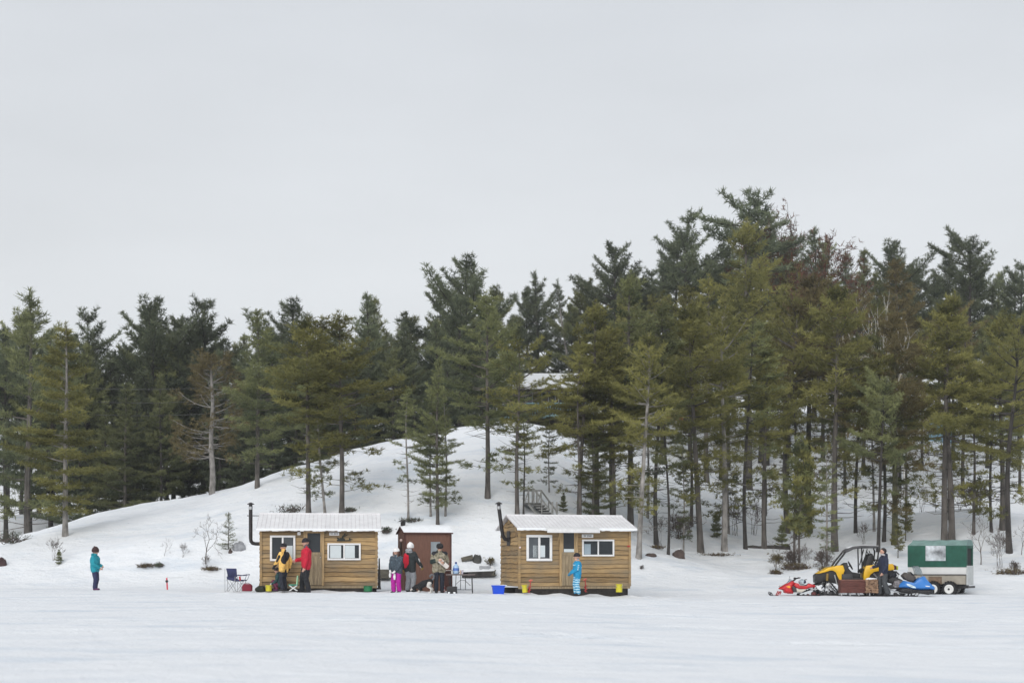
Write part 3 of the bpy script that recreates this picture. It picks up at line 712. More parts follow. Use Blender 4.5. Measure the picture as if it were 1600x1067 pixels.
brush(1025, 857, 26, 6, 'dark litter around the straight dark pine right of the leaning pale pine', 15)
brush(20, 850, 40, 30, 'dark fir boughs near the snow at the left edge', 12, n=80)
# rocks, logs
def rock(px, py, wpx, hpx, label, seed, col=(0.085, 0.062, 0.055), cap=True, Y=None):
    Y = Y or find_Y(px, py); s = Y / F; mb = MB(); mb.ball((0, 0, 0), 1, 16)
    for i, p in enumerate(mb.v):
        q = Vector(p); k = 1 + .35 * noise.noise(q * 1.6 + Vector((seed, 0, 0))) + .12 * noise.noise(q * 4 + Vector((0, seed, 0)))
        mb.v[i] = (q.x * k * wpx * s / 2, q.y * k * wpx * s / 2.6, q.z * k * hpx * s)
    x = WX(px, Y); t = thing('boulder', label, 'rock', (x, Y, G(x, Y)), 0)
    mb.build('stone', M('stone_%d' % seed, col, .9, .4, 5, bump=.8), t, smooth=True)
    if cap:
        c = MB(); c.v = [(p[0] * .8, p[1] * .85 + .03, max(p[2], .2 * hpx * s) * 1.0 + .025) for p in mb.v]; c.f = mb.f; c.mi = mb.mi; c.t = mb.t
        c.build('snow_cap', SNOWY, t, smooth=True)
    return t
rock(1060, 871, 22, 12, 'brown boulder with a snow cap among the trunks right of the right hut', 3)
rock(1017, 868, 18, 4, 'low flat rock in the snow by the leaning pale pine', 5, cap=False)
rock(374, 862, 20, 10, 'grey snow dusted rock on the slope beside the stove pipe', 7, (0.3, 0.31, 0.33))
rock(4, 884, 14, 12, 'dark reddish rock at the extreme left of the bank', 9, (0.06, 0.035, 0.035), cap=False)
rock(360, 866, 6, 6, 'small dark stone under the little fir', 11, cap=False)
def log(px0, py0, px1, py1, rad, label, Y, name='log', mat=BARK):
    a = Vector((WX(px0, Y), Y, WZ(py0, Y))); b = Vector((WX(px1, Y), Y + .2, WZ(py1, Y)))
    t = thing(name, label, 'log', tuple(a)); d = b - a; mb = MB(); k = 8
    mb.tube([d * (i / k) + Vector((0, .03 * math.sin(i * 2), .02 * math.sin(i * 1.7))) for i in range(k + 1)], [rad * (1 + .08 * math.sin(i * 2.1)) for i in range(k + 1)], 10)
    mb.build('bark', mat, t, smooth=True)
    return t
Yl = find_Y(1205, 858)
log(1168, 857, 1236, 856, .13, 'fallen rotting brown log lying on the shore between the trunks', Yl, 'fallen_log', BARKD)
# ------------------------------------------------------------------ fishing huts
WEATH = M('weathered_door_wood', (0.30, 0.235, 0.15), 0.85, 0.35, 5, bump=.4, stretch=(9, 9, .8))
TRIMW = M('honey_trim_wood', (0.42, 0.29, 0.15), 0.75, 0.3, 5, bump=.3, stretch=(8, 8, .8))
SKID = M('dark_skid_timber', (0.03, 0.026, 0.024), 0.9, 0.4, 6, bump=.5)
ROOFM = M('pale_metal_roof', (0.76, 0.755, 0.765), 0.5, 0.08, 3)
SEAM = M('roof_seam_shade_dirt', (0.60, 0.57, 0.58), 0.5, 0.15, 6)  # rib shadow and dirt put into the seam colour
PANE = M('dark_window_glass', (0.028, 0.033, 0.038), 0.12, 0.4, 2, spec=.35)
PANE2 = M('grey_window_glass', (0.085, 0.095, 0.105), 0.12, 0.3, 2, spec=.35)
BLIND = M('pale_window_blind', (0.60, 0.66, 0.68), 0.6, 0.05, 3)
YELP = M('yellow_plastic', (0.62, 0.55, 0.035), 0.45, 0.12, 5)
GREENP = M('green_plastic', (0.02, 0.17, 0.07), 0.45, 0.15, 5)
REDP = M('red_paint', (0.42, 0.03, 0.03), 0.45, 0.2, 6)
BROWNP = M('brown_painted_board', (0.165, 0.083, 0.060), 0.8, 0.22, 6, bump=.3, stretch=(5, 5, .6))
INK = M('black_lettering', (0.012, 0.012, 0.015), 0.6, 0.1)

def planks(mb, x0, x1, z0, z1, n, seed, end_z=None, half=None):
    """live-edge boards lapped down the y=0 face; outward is -y"""
    r = random.Random(seed); h = (z1 - z0) / n; zz = z0
    edges = [z0 + h * i + (r.uniform(-.025, .025) if 0 < i < n else 0) for i in range(n + 1)]
    for i in range(n):
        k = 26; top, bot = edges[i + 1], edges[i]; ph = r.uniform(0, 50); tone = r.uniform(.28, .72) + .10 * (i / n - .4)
        th = r.uniform(.022, .042); vs = []
        a0, a1 = x0 + r.uniform(0, .006), x1 - r.uniform(0, .006)
        if end_z:      # gable: shorten with height
            f = max(0.0, (top + .04 - end_z) / (z1 + .10 - end_z)) * half if top + .04 > end_z else 0
            a0 += f; a1 -= f
            if a1 - a0 < .12: continue
        for j in range(k + 1):
            x = a0 + (a1 - a0) * j / k
            wv = 0 if i == 0 else .028 * noise.noise((x * 1.7, ph, 0)) + .012 * noise.noise((x * 6, ph, 4))
            tz = top + .01
            eg = max(.006, .017 + .022 * noise.noise((x * 5, ph, 9)))      # live-edge strip, painted bark-dark to deepen the joint shadow
            vs += [(x, -.004, tz), (x, -th * .95, bot + wv + eg), (x, -th, bot + wv + .002), (x, -th * .8, bot + wv - .006), (x, 0.0, bot + wv - .004), (x, .004, tz)]
        fs = []
        for j in range(k):
            for q in range(6): a, b = j * 6 + q, j * 6 + (q + 1) % 6; fs.append((a, b, b + 6, a + 6))
        fs += [(0, 1, 2, 3, 4, 5), tuple(k * 6 + q for q in (5, 4, 3, 2, 1, 0))]
        mb.add(vs, fs, 0, tone)
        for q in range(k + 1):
            for w_ in (2, 3, 4): mb.t[-(k + 1) * 6 + q * 6 + w_] = tone - .42  # lower edge and underside toned down as painted lap shadow

def window(parent, x0, x1, z0, z1, panes, fw=.075, y=-.056, radius=0.0, mull=None):
    """white frame with a centre bar; panes: list of (u0,u1,v0,v1,material,name) in fractions of the glass"""
    f = MB(); d0, d1 = y - .035, y + .03
    m = mull if mull is not None else (x0 + x1) / 2
    f.b2(x0, x1, d0, d1, z0, z0 + fw); f.b2(x0, x1, d0, d1, z1 - fw, z1)
    f.b2(x0, x0 + fw, d0, d1, z0 + fw, z1 - fw); f.b2(x1 - fw, x1, d0, d1, z0 + fw, z1 - fw)
    f.b2(m - fw * .42, m + fw * .42, d0 + .004, d1, z0 + fw, z1 - fw)
    w_ = f.build('window', WHITE, parent, bevel=.012 if not radius else .02)
    gx0, gx1, gz0, gz1 = x0 + fw, x1 - fw, z0 + fw, z1 - fw
    p = MB(); p.b2(gx0, gx1, y + .002, y + .012, gz0, gz1); p.build('pane', PANE, w_)
    for q, (u0, u1, v0, v1, mat, nm) in enumerate(panes):
        b = MB(); b.b2(gx0 + (gx1 - gx0) * u0, gx0 + (gx1 - gx0) * u1, y - .004, y - .0002, gz0 + (gz1 - gz0) * v0, gz0 + (gz1 - gz0) * v1)
        b.build(nm, mat, w_)
    return w_

def text_mesh(body, size, loc, parent, mat, depth=.004, squeeze=1.0, name='lettering'):
    cu = bpy.data.curves.new('txt', 'FONT'); cu.body = body; cu.size = size; cu.extrude = depth; cu.align_x = 'CENTER'; cu.align_y = 'CENTER'
    t = bpy.data.objects.new('txt', cu); COL.objects.link(t)
    bpy.context.view_layer.update()
    me = bpy.data.meshes.new_from_object(t.evaluated_get(bpy.context.evaluated_depsgraph_get()))
    bpy.data.objects.remove(t); me.materials.clear(); me.materials.append(mat); me.name = name
    o = bpy.data.objects.new(name, me); COL.objects.link(o); o.parent = parent
    o.location = loc; o.rotation_euler = (R(90), 0, 0); o.scale = (squeeze, 1, 1)
    return o

def pipe_cap(mb, x, y, z, r):
    mb.lathe([(r * 1.08, 0), (r * 1.08, .10)], (x, y, z), 12, mi=1)
    mb.lathe([(r * .95, .10), (r * .95, .17)], (x, y, z), 12)
    mb.lathe([(r * 1.9, .17), (r * 1.9, .19), (r * .4, .24)], (x, y, z), 14)

def hut(label, px, Y, rz, w, dep, zb, zt, zr, ovl, ovr, seed, text, tbox, door, wins):
    x, _, gz = on_ground(px, Y)
    h = thing('fishing_hut', label, 'hut', (x, Y, 0), rz)
    zm = dep / 2
    wl = MB()
    wl.prism([(0.03, zb), (dep - .03, zb), (dep - .03, zt + .10), (zm, zr - .07), (.03, zt + .10)], .03, w - .03)     # poly is (y, z) here
    wl.v = [(b, a, c) for a, b, c in wl.v]
    nb = 13
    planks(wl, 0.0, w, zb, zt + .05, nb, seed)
    for i, side in enumerate((0, 1)):       # side walls of the same boards
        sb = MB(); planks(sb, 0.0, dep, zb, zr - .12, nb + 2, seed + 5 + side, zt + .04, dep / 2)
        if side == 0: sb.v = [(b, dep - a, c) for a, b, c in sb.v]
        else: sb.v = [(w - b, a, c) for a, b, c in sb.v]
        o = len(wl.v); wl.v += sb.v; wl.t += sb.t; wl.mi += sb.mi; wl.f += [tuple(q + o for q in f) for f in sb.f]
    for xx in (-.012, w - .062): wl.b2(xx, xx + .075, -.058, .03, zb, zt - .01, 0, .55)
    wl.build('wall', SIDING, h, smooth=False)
    # roof
    rf = MB(); ov = .34
    ez = zt + .015
    for s in (0, 1):
        ya, yb = (-ov, zm) if s == 0 else (dep + ov, zm)
        rf.add([(-ovl, ya, ez), (w + ovr, ya, ez), (w + ovr, yb, zr), (-ovl, yb, zr), (-ovl, ya, ez - .03), (w + ovr, ya, ez - .03), (w + ovr, yb, zr - .03), (-ovl, yb, zr - .03)],
               [(0, 1, 2, 3), (4, 5, 6, 7), (0, 1, 5, 4), (1, 2, 6, 5), (3, 0, 4, 7)])
        k = int((w + ovl + ovr) / .135)
        for i in range(k + 1):
            xx = -ovl + (w + ovl + ovr) * i / k
            rf.tube([(xx, ya, ez + .004), (xx, yb, zr + .004)], .0065, 5, 1)
    rf.tube([(-ovl, zm, zr + .01), (w + ovr, zm, zr + .01)], .03, 6)
    roof = rf.build('roof', [ROOFM, SEAM], h, smooth=False)
    sn = MB(); r = random.Random(seed)
    for i in range(40):                       # crusted snow along the eave
        a = -ovl + (w + ovl + ovr) * i / 40; q = r.uniform(.02, .055)
        sn.box((a + .05, -ov - .004, ez - .03 - q * .3), (.12, .05, .05 + q), (0, 0, 0))
    sn.build('eave_snow', SNOWY, roof, bevel=.015)
    # fascia
    fa = MB(); fa.b2(-.02, w + .02, -.07, -.045, zt - .035, zt + .06); fa.build('fascia', TRIMW, h)
    # skids
    sk = MB()
    for yy in (.25, dep - .25):
        sk.b2(-.02, w - .02, yy - .08, yy + .08, gz - .12, zb - .07)
    sk.b2(.05, w - .15, .0, .04, gz - .1, zb - .09)
    sk.build('skids', SKID, h)
    sf = MB(); sf.b2(.0, w, -.02, .05, zb - .085, zb - .004, 0, .4); sf.build('floor_beam', WEATH, h)
    # door
    d0, d1, dz = door
    dm = MB(); k = 4
    for i in range(k): 
        a = d0 + (d1 - d0) * i / k; dm.b2(a + .004, a + (d1 - d0) / k - .004, -.078, -.03, zb + .02, zb + .02 + (zt - zb) * .52)
    dm.b2(d0, d1, -.081, -.03, zb + .02 + (zt - zb) * .52 + .002, zb + .02 + (zt - zb) * .58)
    dr = dm.build('door', WEATH, h, bevel=.006)
    fm = MB(); fm.b2(d0 - .075, d0 - .004, -.092, -.02, zb, zt - .06); fm.b2(d1 + .004, d1 + .075, -.092, -.02, zb, zt - .06); fm.b2(d0 - .002, d1 + .002, -.092, -.02, zt - .13, zt - .06)
    fm.b2(d0, d0 + .05, -.083, -.03, zb + .02 + (zt - zb) * .58 + .003, zt - .132); fm.b2(d1 - .05, d1, -.083, -.03, zb + .02 + (zt - zb) * .58 + .003, zt - .132)
    fm.build('door_frame', TRIMW, h, bevel=.006)
    pm = MB(); pm.b2(d0 + .052, d1 - .052, -.07, -.03, zb + .02 + (zt - zb) * .58 + .004, zt - .134); pm.build('door_pane', PANE, dr)
    if text == 'SV 2560':
        pm = MB(); q0 = zb + .02 + (zt - zb) * .58 + .006; pm.b2(d0 + .07, d1 - .055, -.077, -.0705, q0, q0 + .1); pm.build('blind', BLIND, dr)
    hm = MB(); hm.ball((d1 - .06 if text != 'SV 3010' else d1 - .04, -.09, zb + (zt - zb) * .5), .022, 8); hm.build('handle', STEEL, dr)
    for wn in wins: window(h, *wn)
    tx0, tx1, tz0, tz1 = tbox
    pb = MB(); pb.b2(tx0, tx1, -.066, -.045, tz0, tz1); pl = pb.build('number_plate', M('white_plate', (.8, .8, .8), .5, .04), h, bevel=.008)
    text_mesh(text, (tz1 - tz0) * .82, ((tx0 + tx1) / 2, -.068, (tz0 + tz1) / 2), pl, INK, .002, .85)
    return h

def along(px, Y0, px0, ang):      # distance from the front left corner along a front wall turned by ang
    k = (px - CX) / F; return (k * Y0 - WX(px0, Y0)) / (math.cos(ang) - k * math.sin(ang))
Y1 = 47.0; X1 = 406.5; A1 = R(6.5)
def lx(px, Y=None, px0=None): return along(px, Y1, X1, A1)
wz = lambda py, Y=Y1: WZ(py, Y1 + .22)
hut1 = hut('left wooden hut with a stove pipe outside its left wall', X1, Y1, A1, lx(589.4, Y1, X1), 2.4, wz(914.5), wz(826.5), WZ(803.2, 48.5), .10, .12, 21, 'SV 3010',
    (lx(514.5, Y1, X1), lx(530, Y1, X1), wz(836.2), wz(831.3)), (lx(478, Y1, X1), lx(503, Y1, X1), 0),
    [(lx(422, Y1, X1), lx(461.7, Y1, X1), wz(876.2), wz(836.3), [(.52, .97, .02, .62, BLIND, 'blind'), (.53, .97, .64, .99, PANE2, 'sash_pane')], .068),
     (lx(511.5, Y1, X1), lx(563.7, Y1, X1), wz(874.8), wz(848.3), [(.03, .40, .03, .97, BLIND, 'blind'), (.53, .86, .03, .97, BLIND, 'blind')], .06)])
m = MB(); zc = WZ(849.5, 48.4); xp = WX(392, 48.1) - WX(X1, Y1) + 1.1 * math.sin(A1); r_ = .062
m.tube([(.05, 1.1, zc), (xp + .16, 1.1, zc), (xp + .06, 1.1, zc + .025), (xp + .015, 1.1, zc + .08), (xp, 1.1, zc + .17), (xp, 1.1, WZ(793, 48.4))], r_, 12)
pipe_cap(m, xp, 1.1, WZ(796.5, 48.4), r_)
m.tube([(xp - .12, 1.1, WZ(806, 48.4)), (0.0, 1.1, WZ(806, 48.4))], .014, 5)
m.build('stove_pipe', [BLACKM, STEEL], hut1, smooth=True)
m = MB(); m.box((lx(467.3, Y1, X1), -.075, wz(833.3)), (.11, .06, .11)); m.build('outdoor_light', WHITE, hut1, bevel=.015)
# dark cut-out of a bird dog and a flushed duck above the right window
m = MB()
def cut(pts, y0=-.062, y1=-.05):
    m.prism([(lx(505 + a / 19.4, Y1, X1), wz(825 + b / 19.4)) for a, b in pts], y0, y1)
cut([(405, 375), (440, 330), (520, 300), (600, 290), (650, 320), (670, 360), (780, 350), (860, 375), (850, 388), (420, 392)])
cut([(405, 275), (430, 270), (475, 300), (470, 330), (440, 330), (415, 300)])
cut([(560, 270), (575, 235), (620, 205), (650, 150), (680, 155), (660, 200), (640, 225), (720, 195), (770, 160), (720, 220), (650, 250), (610, 255), (620, 300), (580, 300)])
cut([(785, 300), (810, 290), (830, 325), (890, 330), (895, 340), (850, 350), (800, 352), (780, 345)])
m.build('silhouette_ornament', M('dark_green_metal', (0.02, 0.026, 0.022), .6, .3), hut1)
# hut on the right, turned a little so its left wall shows
Y2, X2, A2 = 46.3, 810.0, R(13.5)
ca, sa = math.cos(A2), math.sin(A2)
def l2(px): return along(px, Y2, X2, A2)
def z2(py, px):
    return WZ(py, Y2 + l2(px) * sa)
hut2 = hut('right wooden hut with a rounded white window and two yellow pails under it', X2, Y2, A2, l2(984.5), 2.45, z2(915.5, 840), z2(825.5, 830), WZ(805.5, 47.8), .12, .12, 45, 'SV 2560',
    (l2(908.3), l2(926.3), z2(839.8, 917), z2(834.3, 917)), (l2(877), l2(898.5), 0),
    [(l2(821.7), l2(862), z2(876.2, 842), z2(835.2, 842), [(.02, .44, .02, .98, PANE2, 'sash_pane'), (.2, .43, .06, .62, BLIND, 'blind'), (.55, .78, .06, .62, BLIND, 'blind')], .085, -.056, .03),
     (l2(908.7), l2(958.8), z2(868.8, 934), z2(842.5, 934), [(.02, .24, .02, .78, M('grey_blue_blind', (.3, .37, .42), .6, .05), 'blind')], .055)])
m = MB()
pz = lambda py: WZ(py, 47.2)
bx = -.13 * 1.0
m.tube([(-.02, 1.2, pz(843)), (-.16, 1.2, pz(842)), (-.235, 1.2, pz(836)), (-.27, 1.2, pz(826)), (-.37, 1.18, pz(793))], .062, 12)
pipe_cap(m, -.375, 1.18, pz(795), .062)
m.b2(-.05, -.03, 1.0, 1.42, pz(852), pz(829))
m.build('stove_pipe', [BLACKM, STEEL], hut2, smooth=True)
m = MB(); a, b = l2(848), l2(929.5); z = z2(825.8, 890)
m.box(((a + b) / 2, -.40, z - .0), (b - a, .34, .035), (R(14), 0, 0)); m.box(((a + b) / 2, -.565, z - .085), (b - a, .03, .115))
m.build('door_awning', M('white_awning', (.72, .72, .72), .6, .08), hut2, bevel=.008)
m = MB(); m.tube([(l2(869.5), -.5, z2(829, 870)), (l2(869.5), -.13, z2(848, 870))], .014, 5); m.build('awning_brace', TRIMW, hut2)
m = MB(); m.box((l2(981.5), -.066, z2(853, 980)), (.09, .02, .05)); m.build('reflector', REDP, hut2)
m = MB(); m.ball((l2(811.5), -.09, z2(855, 811)), (.035, .03, .03), 8); m.build('reflector', M('pale_reflector', (.75, .6, .58), .4), hut2)

# ------------------------------------------------------------------ brown shed
YS = 48.2; XS = 632.5
xs0, _, gs = on_ground(XS, YS)
AS = R(16)
shed = thing('storage_shed', 'small brown painted shed with a snowy roof between the two huts', 'shed', (xs0, YS, 0), AS)
sw = along(704.7, YS, XS, AS); sd = 1.15; s0 = gs - .05; s1 = WZ(831, YS); s2 = s1 + .17
m = MB(); m.prism([(0, s0), (sd, s0), (sd, s1), (sd / 2, s2), (0, s1)], 0, sw); m.v = [(b, a, c) for a, b, c in m.v]
for i in range(1, 8): m.b2(sw * i / 8 - .003, sw * i / 8 + .003, -.003, .01, s0 + .1, s1 - .1)
m.build('wall', BROWNP, shed)
m = MB()
for xx in (-.02, sw - .04): m.b2(xx, xx + .06, -.018, .05, s0, s1 - .06)
m.b2(-.025, sw + .025, -.02, .02, s1 - .058, s1 + .01); m.build('corner_trim', M('dark_brown_trim', (.085, .036, .03), .8, .2), shed, bevel=.005)
m = MB()
for s in (0, 1):
    ya, yb = (-.07, sd / 2) if s == 0 else (sd + .07, sd / 2)
    za = s1 - .02
    m.add([(-.06, ya, za), (sw + .06, ya, za), (sw + .06, yb, s2 + .03), (-.06, yb, s2 + .03), (-.06, ya, za - .035), (sw + .06, ya, za - .035), (sw + .06, yb, s2 - .005), (-.06, yb, s2 - .005)],
          [(0, 1, 2, 3), (4, 5, 6, 7), (0, 1, 5, 4), (1, 2, 6, 5), (2, 3, 7, 6), (3, 0, 4, 7)])
rf = m.build('roof', M('dark_brown_trim', (.085, .036, .03)), shed)
m = MB(); q = []
for i in range(13):
    for j in range(7):
        u = -.05 + (sw + .1) * i / 12; v = j / 6; y = -.06 + (sd + .12) * v; zz = (s1 - .02) + (s2 + .05 - s1) * (1 - abs(2 * v - 1))
        q.append((u, y, zz + .012 + (.05 + .02 * noise.noise((u * 3, y * 3, 1))) * min(1, 5 * v, 5 * (1 - v), 3 * (u + .05) / .2 + .15)))
m.add(q, [(i * 7 + j, i * 7 + j + 1, i * 7 + j + 8, i * 7 + j + 7) for i in range(12) for j in range(6)]); m.build('snow_blanket', SNOWY, rf, smooth=True)
m = MB(); m.b2(sw * .56, sw * .76, -.022, .0, WZ(866, YS), WZ(846, YS)); m.build('window', M('frosted_grey_glass', (.27, .31, .34), .35, .12, 4), shed)
m = MB(); m.tube([(.06, sd / 2, s2 - .1), (.06, sd / 2, s2 + .19)], .085, 10); m.lathe([(.15, .2), (.15, .22), (.02, .25)], (.06, sd / 2, s2), 12); m.build('chimney', BLACKM, shed, smooth=True)
m = MB(); m.ball((-.04, .42, WZ(843.5, YS)), .05, 8); m.tube([(-.05, .42, WZ(847, YS)), (-.05, .42, WZ(866, YS))], .022, 6, 1); m.build('wall_lamp', [M('pinkish_lamp_cover', (.8, .62, .58), .4, .05), BLACKM], shed)

# ------------------------------------------------------------------ loose things in the camp
def pail(px, pyb, wpx, hpx, Y, label, mat, taper=.88, name='pail', lid=False, tilt=0, handle=True):
    x = WX(px, Y); z = WZ(pyb, Y); r = wpx * Y / F / 2; hh = hpx * Y / F
    t = thing(name, label, 'bucket', (x, Y, z), rot=(0, R(tilt), 0))
    m = MB(); m.lathe([(r * taper, 0), (r * .97, hh * .9), (r * 1.03, hh * .9), (r * 1.03, hh), (r * .94, hh), (r * .94, hh - .03), (r * .80, .03)] if not lid else [(r * taper, 0), (r, hh * .88), (r * 1.06, hh * .88), (r * 1.06, hh), (0.01, hh)], n=18)
    m.build('body', mat, t, smooth=True)
    if handle:
        m = MB(); m.tube([(r * math.cos(a), -r * .75, hh * .93 - abs(math.sin(a)) * hh * .45) for a in [math.pi * i / 8 for i in range(9)]], .006, 4); m.build('handle', STEEL, t)
    return t
pail(419.8, 923.2, 10.5, 9.5, 46.6, 'small yellow pail at the front left corner of the left hut', YELP)
pail(575, 923.5, 14, 8.5, 47.1, 'green tub tucked under the right end of the left hut', GREENP, .95, 'tub', handle=False)
pail(820.5, 925.2, 9.5, 12, 45.7, 'yellow pail with snow on it under the left end of the right hut', YELP, tilt=-6)
pail(967.3, 924.6, 10.5, 12.5, 46.4, 'square sided yellow pail under the right end of the right hut', YELP, .95)
# dark sack at the left hut corner
t = thing('sack', 'dark greenish sack lying at the left foot of the left hut', 'sack', on_ground(407, 46.7)); m = MB(); m.ball((0, 0, .07), (.17, .15, .12), 12)
for i, p in enumerate(m.v): m.v[i] = tuple(Vector(p) * (1 + .25 * noise.noise(Vector(p) * 9)))
m.build('cloth', M('dark_olive_cloth', (.035, .04, .03), .9, .4, 9), t, smooth=True); m = MB(); m.tube([(.1, 0, .12), (.16, -.02, .2), (.2, .02, .15)], .02, 6); m.build('neck', M('dark_olive_cloth', (0, 0, 0)), t)
# blue bin
Yb = 45.6; t = thing('storage_bin', 'bright blue plastic bin on the snow beside the right hut', 'bin', (WX(778.5, Yb), Yb, WZ(928.6, Yb)), R(6))
BLUEP = M('bright_blue_plastic', (.008, .075, .62), .4, .08, 4)
m = MB(); a, b, hh = .165, .21, .285
m.add([(-a, -.13, 0), (a, -.13, 0), (a, .13, 0), (-a, .13, 0), (-b + .015, -.165, hh), (b - .015, -.165, hh), (b - .015, .165, hh), (-b + .015, .165, hh)], [(0, 1, 2, 3), (0, 1, 5, 4), (1, 2, 6, 5), (2, 3, 7, 6), (3, 0, 4, 7), (4, 5, 6, 7)])
m.build('body', BLUEP, t, bevel=.02)
m = MB(); m.b2(-b, b, -.175, -.15, hh - .03, hh + .012); m.b2(-b, b, .15, .175, hh - .03, hh + .012); m.b2(-b, -b + .02, -.15, .15, hh - .03, hh + .012); m.b2(b - .02, b, -.15, .15, hh - .03, hh + .012); m.build('rim', BLUEP, t, bevel=.004)
m = MB(); m.ball((.16, .0, hh + .0), (.13, .12, .03), 10); m.build('snow_lump', SNOWY, t, smooth=True)
# red augers leaning on the right hut
def auger(px, pyb, pyt, Y, tilt, label):
    x = WX(px, Y); z = WZ(pyb, Y); hh = (pyb - pyt) * Y / F
    t = thing('hand_auger', label, 'auger', (x, Y, z), rot=(R(-8), R(tilt), 0)); m = MB()
    m.tube([(0, 0, 0), (0, 0, hh)], .016, 8); 
    k = 40; vs = []
    for i in range(k + 1):
        a = i / k * 4.5 * math.pi; zz = i / k * hh * .55
        vs += [(.012 * math.cos(a), .012 * math.sin(a), zz), (.055 * math.cos(a), .055 * math.sin(a), zz - .006), (.055 * math.cos(a), .055 * math.sin(a), zz + .006)]
    m.add(vs, [(3 * i + p, 3 * i + (p + 1) % 3, 3 * i + 3 + (p + 1) % 3, 3 * i + 3 + p) for i in range(k) for p in range(3)]); m.build('screw', REDP, t)
    m = MB(); m.tube([(-.06, 0, hh * .9), (.0, 0, hh), (.05, 0, hh * .98)], .028, 8); m.build('handle', M('orange_grip', (.55, .13, .09), .5, .2), t, smooth=True)
auger(826.5, 925.8, 905.5, 45.6, 9, 'red hand auger leaning on the hut beside the tilted yellow pail')
auger(915.5, 924.8, 904, 46.1, -3, 'dark red hand auger standing under the wide window of the right hut')
# black post by the right end of the left hut
t = thing('tow_bar', 'black steel tow bar standing against the right end of the left hut', 'tow bar', (WX(592.5, 47.6), 47.6, WZ(919, 47.6)))
m = MB(); m.add([(-.045, -.02, 0), (.05, -.02, 0), (.02, -.02, 1.0), (-.02, -.02, 1.0), (-.045, .03, 0), (.05, .03, 0), (.02, .03, 1.0), (-.02, .03, 1.0)], [(0, 1, 2, 3), (4, 5, 6, 7), (0, 1, 5, 4), (1, 2, 6, 5), (2, 3, 7, 6), (3, 0, 4, 7)]); m.b2(-.14, .06, -.03, .04, -.03, .03); m.tube([(-.3, .0, .36), (-.02, 0, .33)], .012, 5); m.build('bar', BLACK, t)
# camp chair
YC = 46.2
def cp(cx, cy): return ((cx / 5.333 + 120 - 352.5) * YC / F, WZ(cy / 5.333 + 780, YC) - WZ(924, YC))
NAVY = M('navy_nylon', (.028, .034, .10), .7, .25, 8, bump=.2)
chair = thing('camp_chair', 'folding camp chair of navy fabric on the snow left of the left hut', 'chair', (WX(352.5, YC), YC, WZ(924, YC)))
m = MB()
pl = [(1243, 573), (1330, 575), (1335, 640), (1320, 660), (1258, 640)]
m.prism([cp(*p) for p in pl], .0, .03); m.build('backrest', NAVY, chair, bevel=.01)
m = MB(); m.prism([cp(*p) for p in [(1258, 640), (1320, 655), (1340, 668), (1410, 668), (1395, 680), (1330, 684), (1262, 664)]], -.22, .20); m.build('seat', NAVY, chair, bevel=.012)
m = MB()
for a, b in (((1246, 575), (1246, 768)), ((1330, 640), (1330, 768)), ((1258, 665), (1322, 770)), ((1330, 668), (1250, 768)), ((1372, 668), (1385, 765)), ((1415, 660), (1342, 768)), ((1345, 676), (1402, 760))):
    for yy in (-.23, .21):
        A, B = cp(*a), cp(*b); m.tube([(A[0], yy, A[1]), (B[0], yy, B[1])], .009, 6)
m.build('frame', STEEL, chair)
m = MB(); 
for yy in (-.25, .22):
    A, B, C_ = cp(1330, 628), cp(1380, 634), cp(1432, 624); m.tube([(A[0], yy, A[1]), (B[0], yy, B[1]), (C_[0], yy, C_[1])], .02, 6, flat=.6)
    D, E = cp(1428, 626), cp(1412, 668); m.tube([(D[0], yy, D[1]), (E[0], yy, E[1])], .008, 5)
m.build('armrest', NAVY, chair, smooth=True)
m = MB(); A, B = cp(1370, 640), cp(1375, 672); m.tube([(A[0], -.26, A[1]), (B[0], -.26, B[1])], .03, 8); m.build('cup_holder', REDP, chair)
# red cooler bag
t = thing('cooler_bag', 'dark red soft cooler bag on the snow right of the camp chair', 'bag', (WX(386.3, 45.9), 45.9, WZ(923.3, 45.9)), R(-6)); MAR = M('maroon_nylon', (.19, .012, .03), .7, .2, 8, bump=.2)
m = MB(); m.prism([(-.15, 0), (.15, 0), (.155, .17), (.10, .235), (-.09, .235), (-.155, .16)], -.1, .1, tip=.9); m.build('body', MAR, t, bevel=.02)
m = MB(); m.tube([(-.08, 0, .235), (-.04, 0, .26), (.04, 0, .26), (.08, 0, .235)], .009, 5); m.build('handle', MAR, t)
# tip-up
Yt = 49.5; t = thing('tip_up', 'red ice fishing tip up rig standing alone on the snow', 'fishing rig', on_ground(261, Yt))
m = MB(); m.box((0, 0, .2), (.045, .03, .42), (0, R(-3), 0)); m.build('stake', M('bright_red_plastic', (.6, .02, .05), .5, .1), t, bevel=.006)
m = MB(); m.lathe([(.045, -.03), (.045, .03)], (-.0, -.03, .29), 12, 'y'); m.build('reel', BLACK, t)
m = MB(); m.tube([(0, 0, .42), (.25, 0, .415), (.55, .03, .42)], .004, 4); m.build('wand', STEEL, t)
# small folding stool
Yf = 45.9; t = thing('folding_stool', 'small teal folding stool with white crossed legs between two people', 'stool', (WX(458.5, Yf), Yf, WZ(922.5, Yf)))
m = MB(); m.b2(-.14, .13, -.12, .12, .17, .205); m.build('seat', M('teal_fabric', (.03, .24, .17), .7, .15), t, bevel=.01)
m = MB(); m.prism([(.10, .2), (.135, .2), (.155, .49), (.13, .48)], -.12, .12); m.build('backrest', M('mint_fabric', (.35, .60, .38), .7, .15), t, bevel=.008)
for yy in (-.11, .11):
    for s in (-1, 1): m = MB(); m.tube([(-.12 * s, yy, 0), (.12 * s, yy, .17)], .011, 6); m.build('leg', WHITE, t)
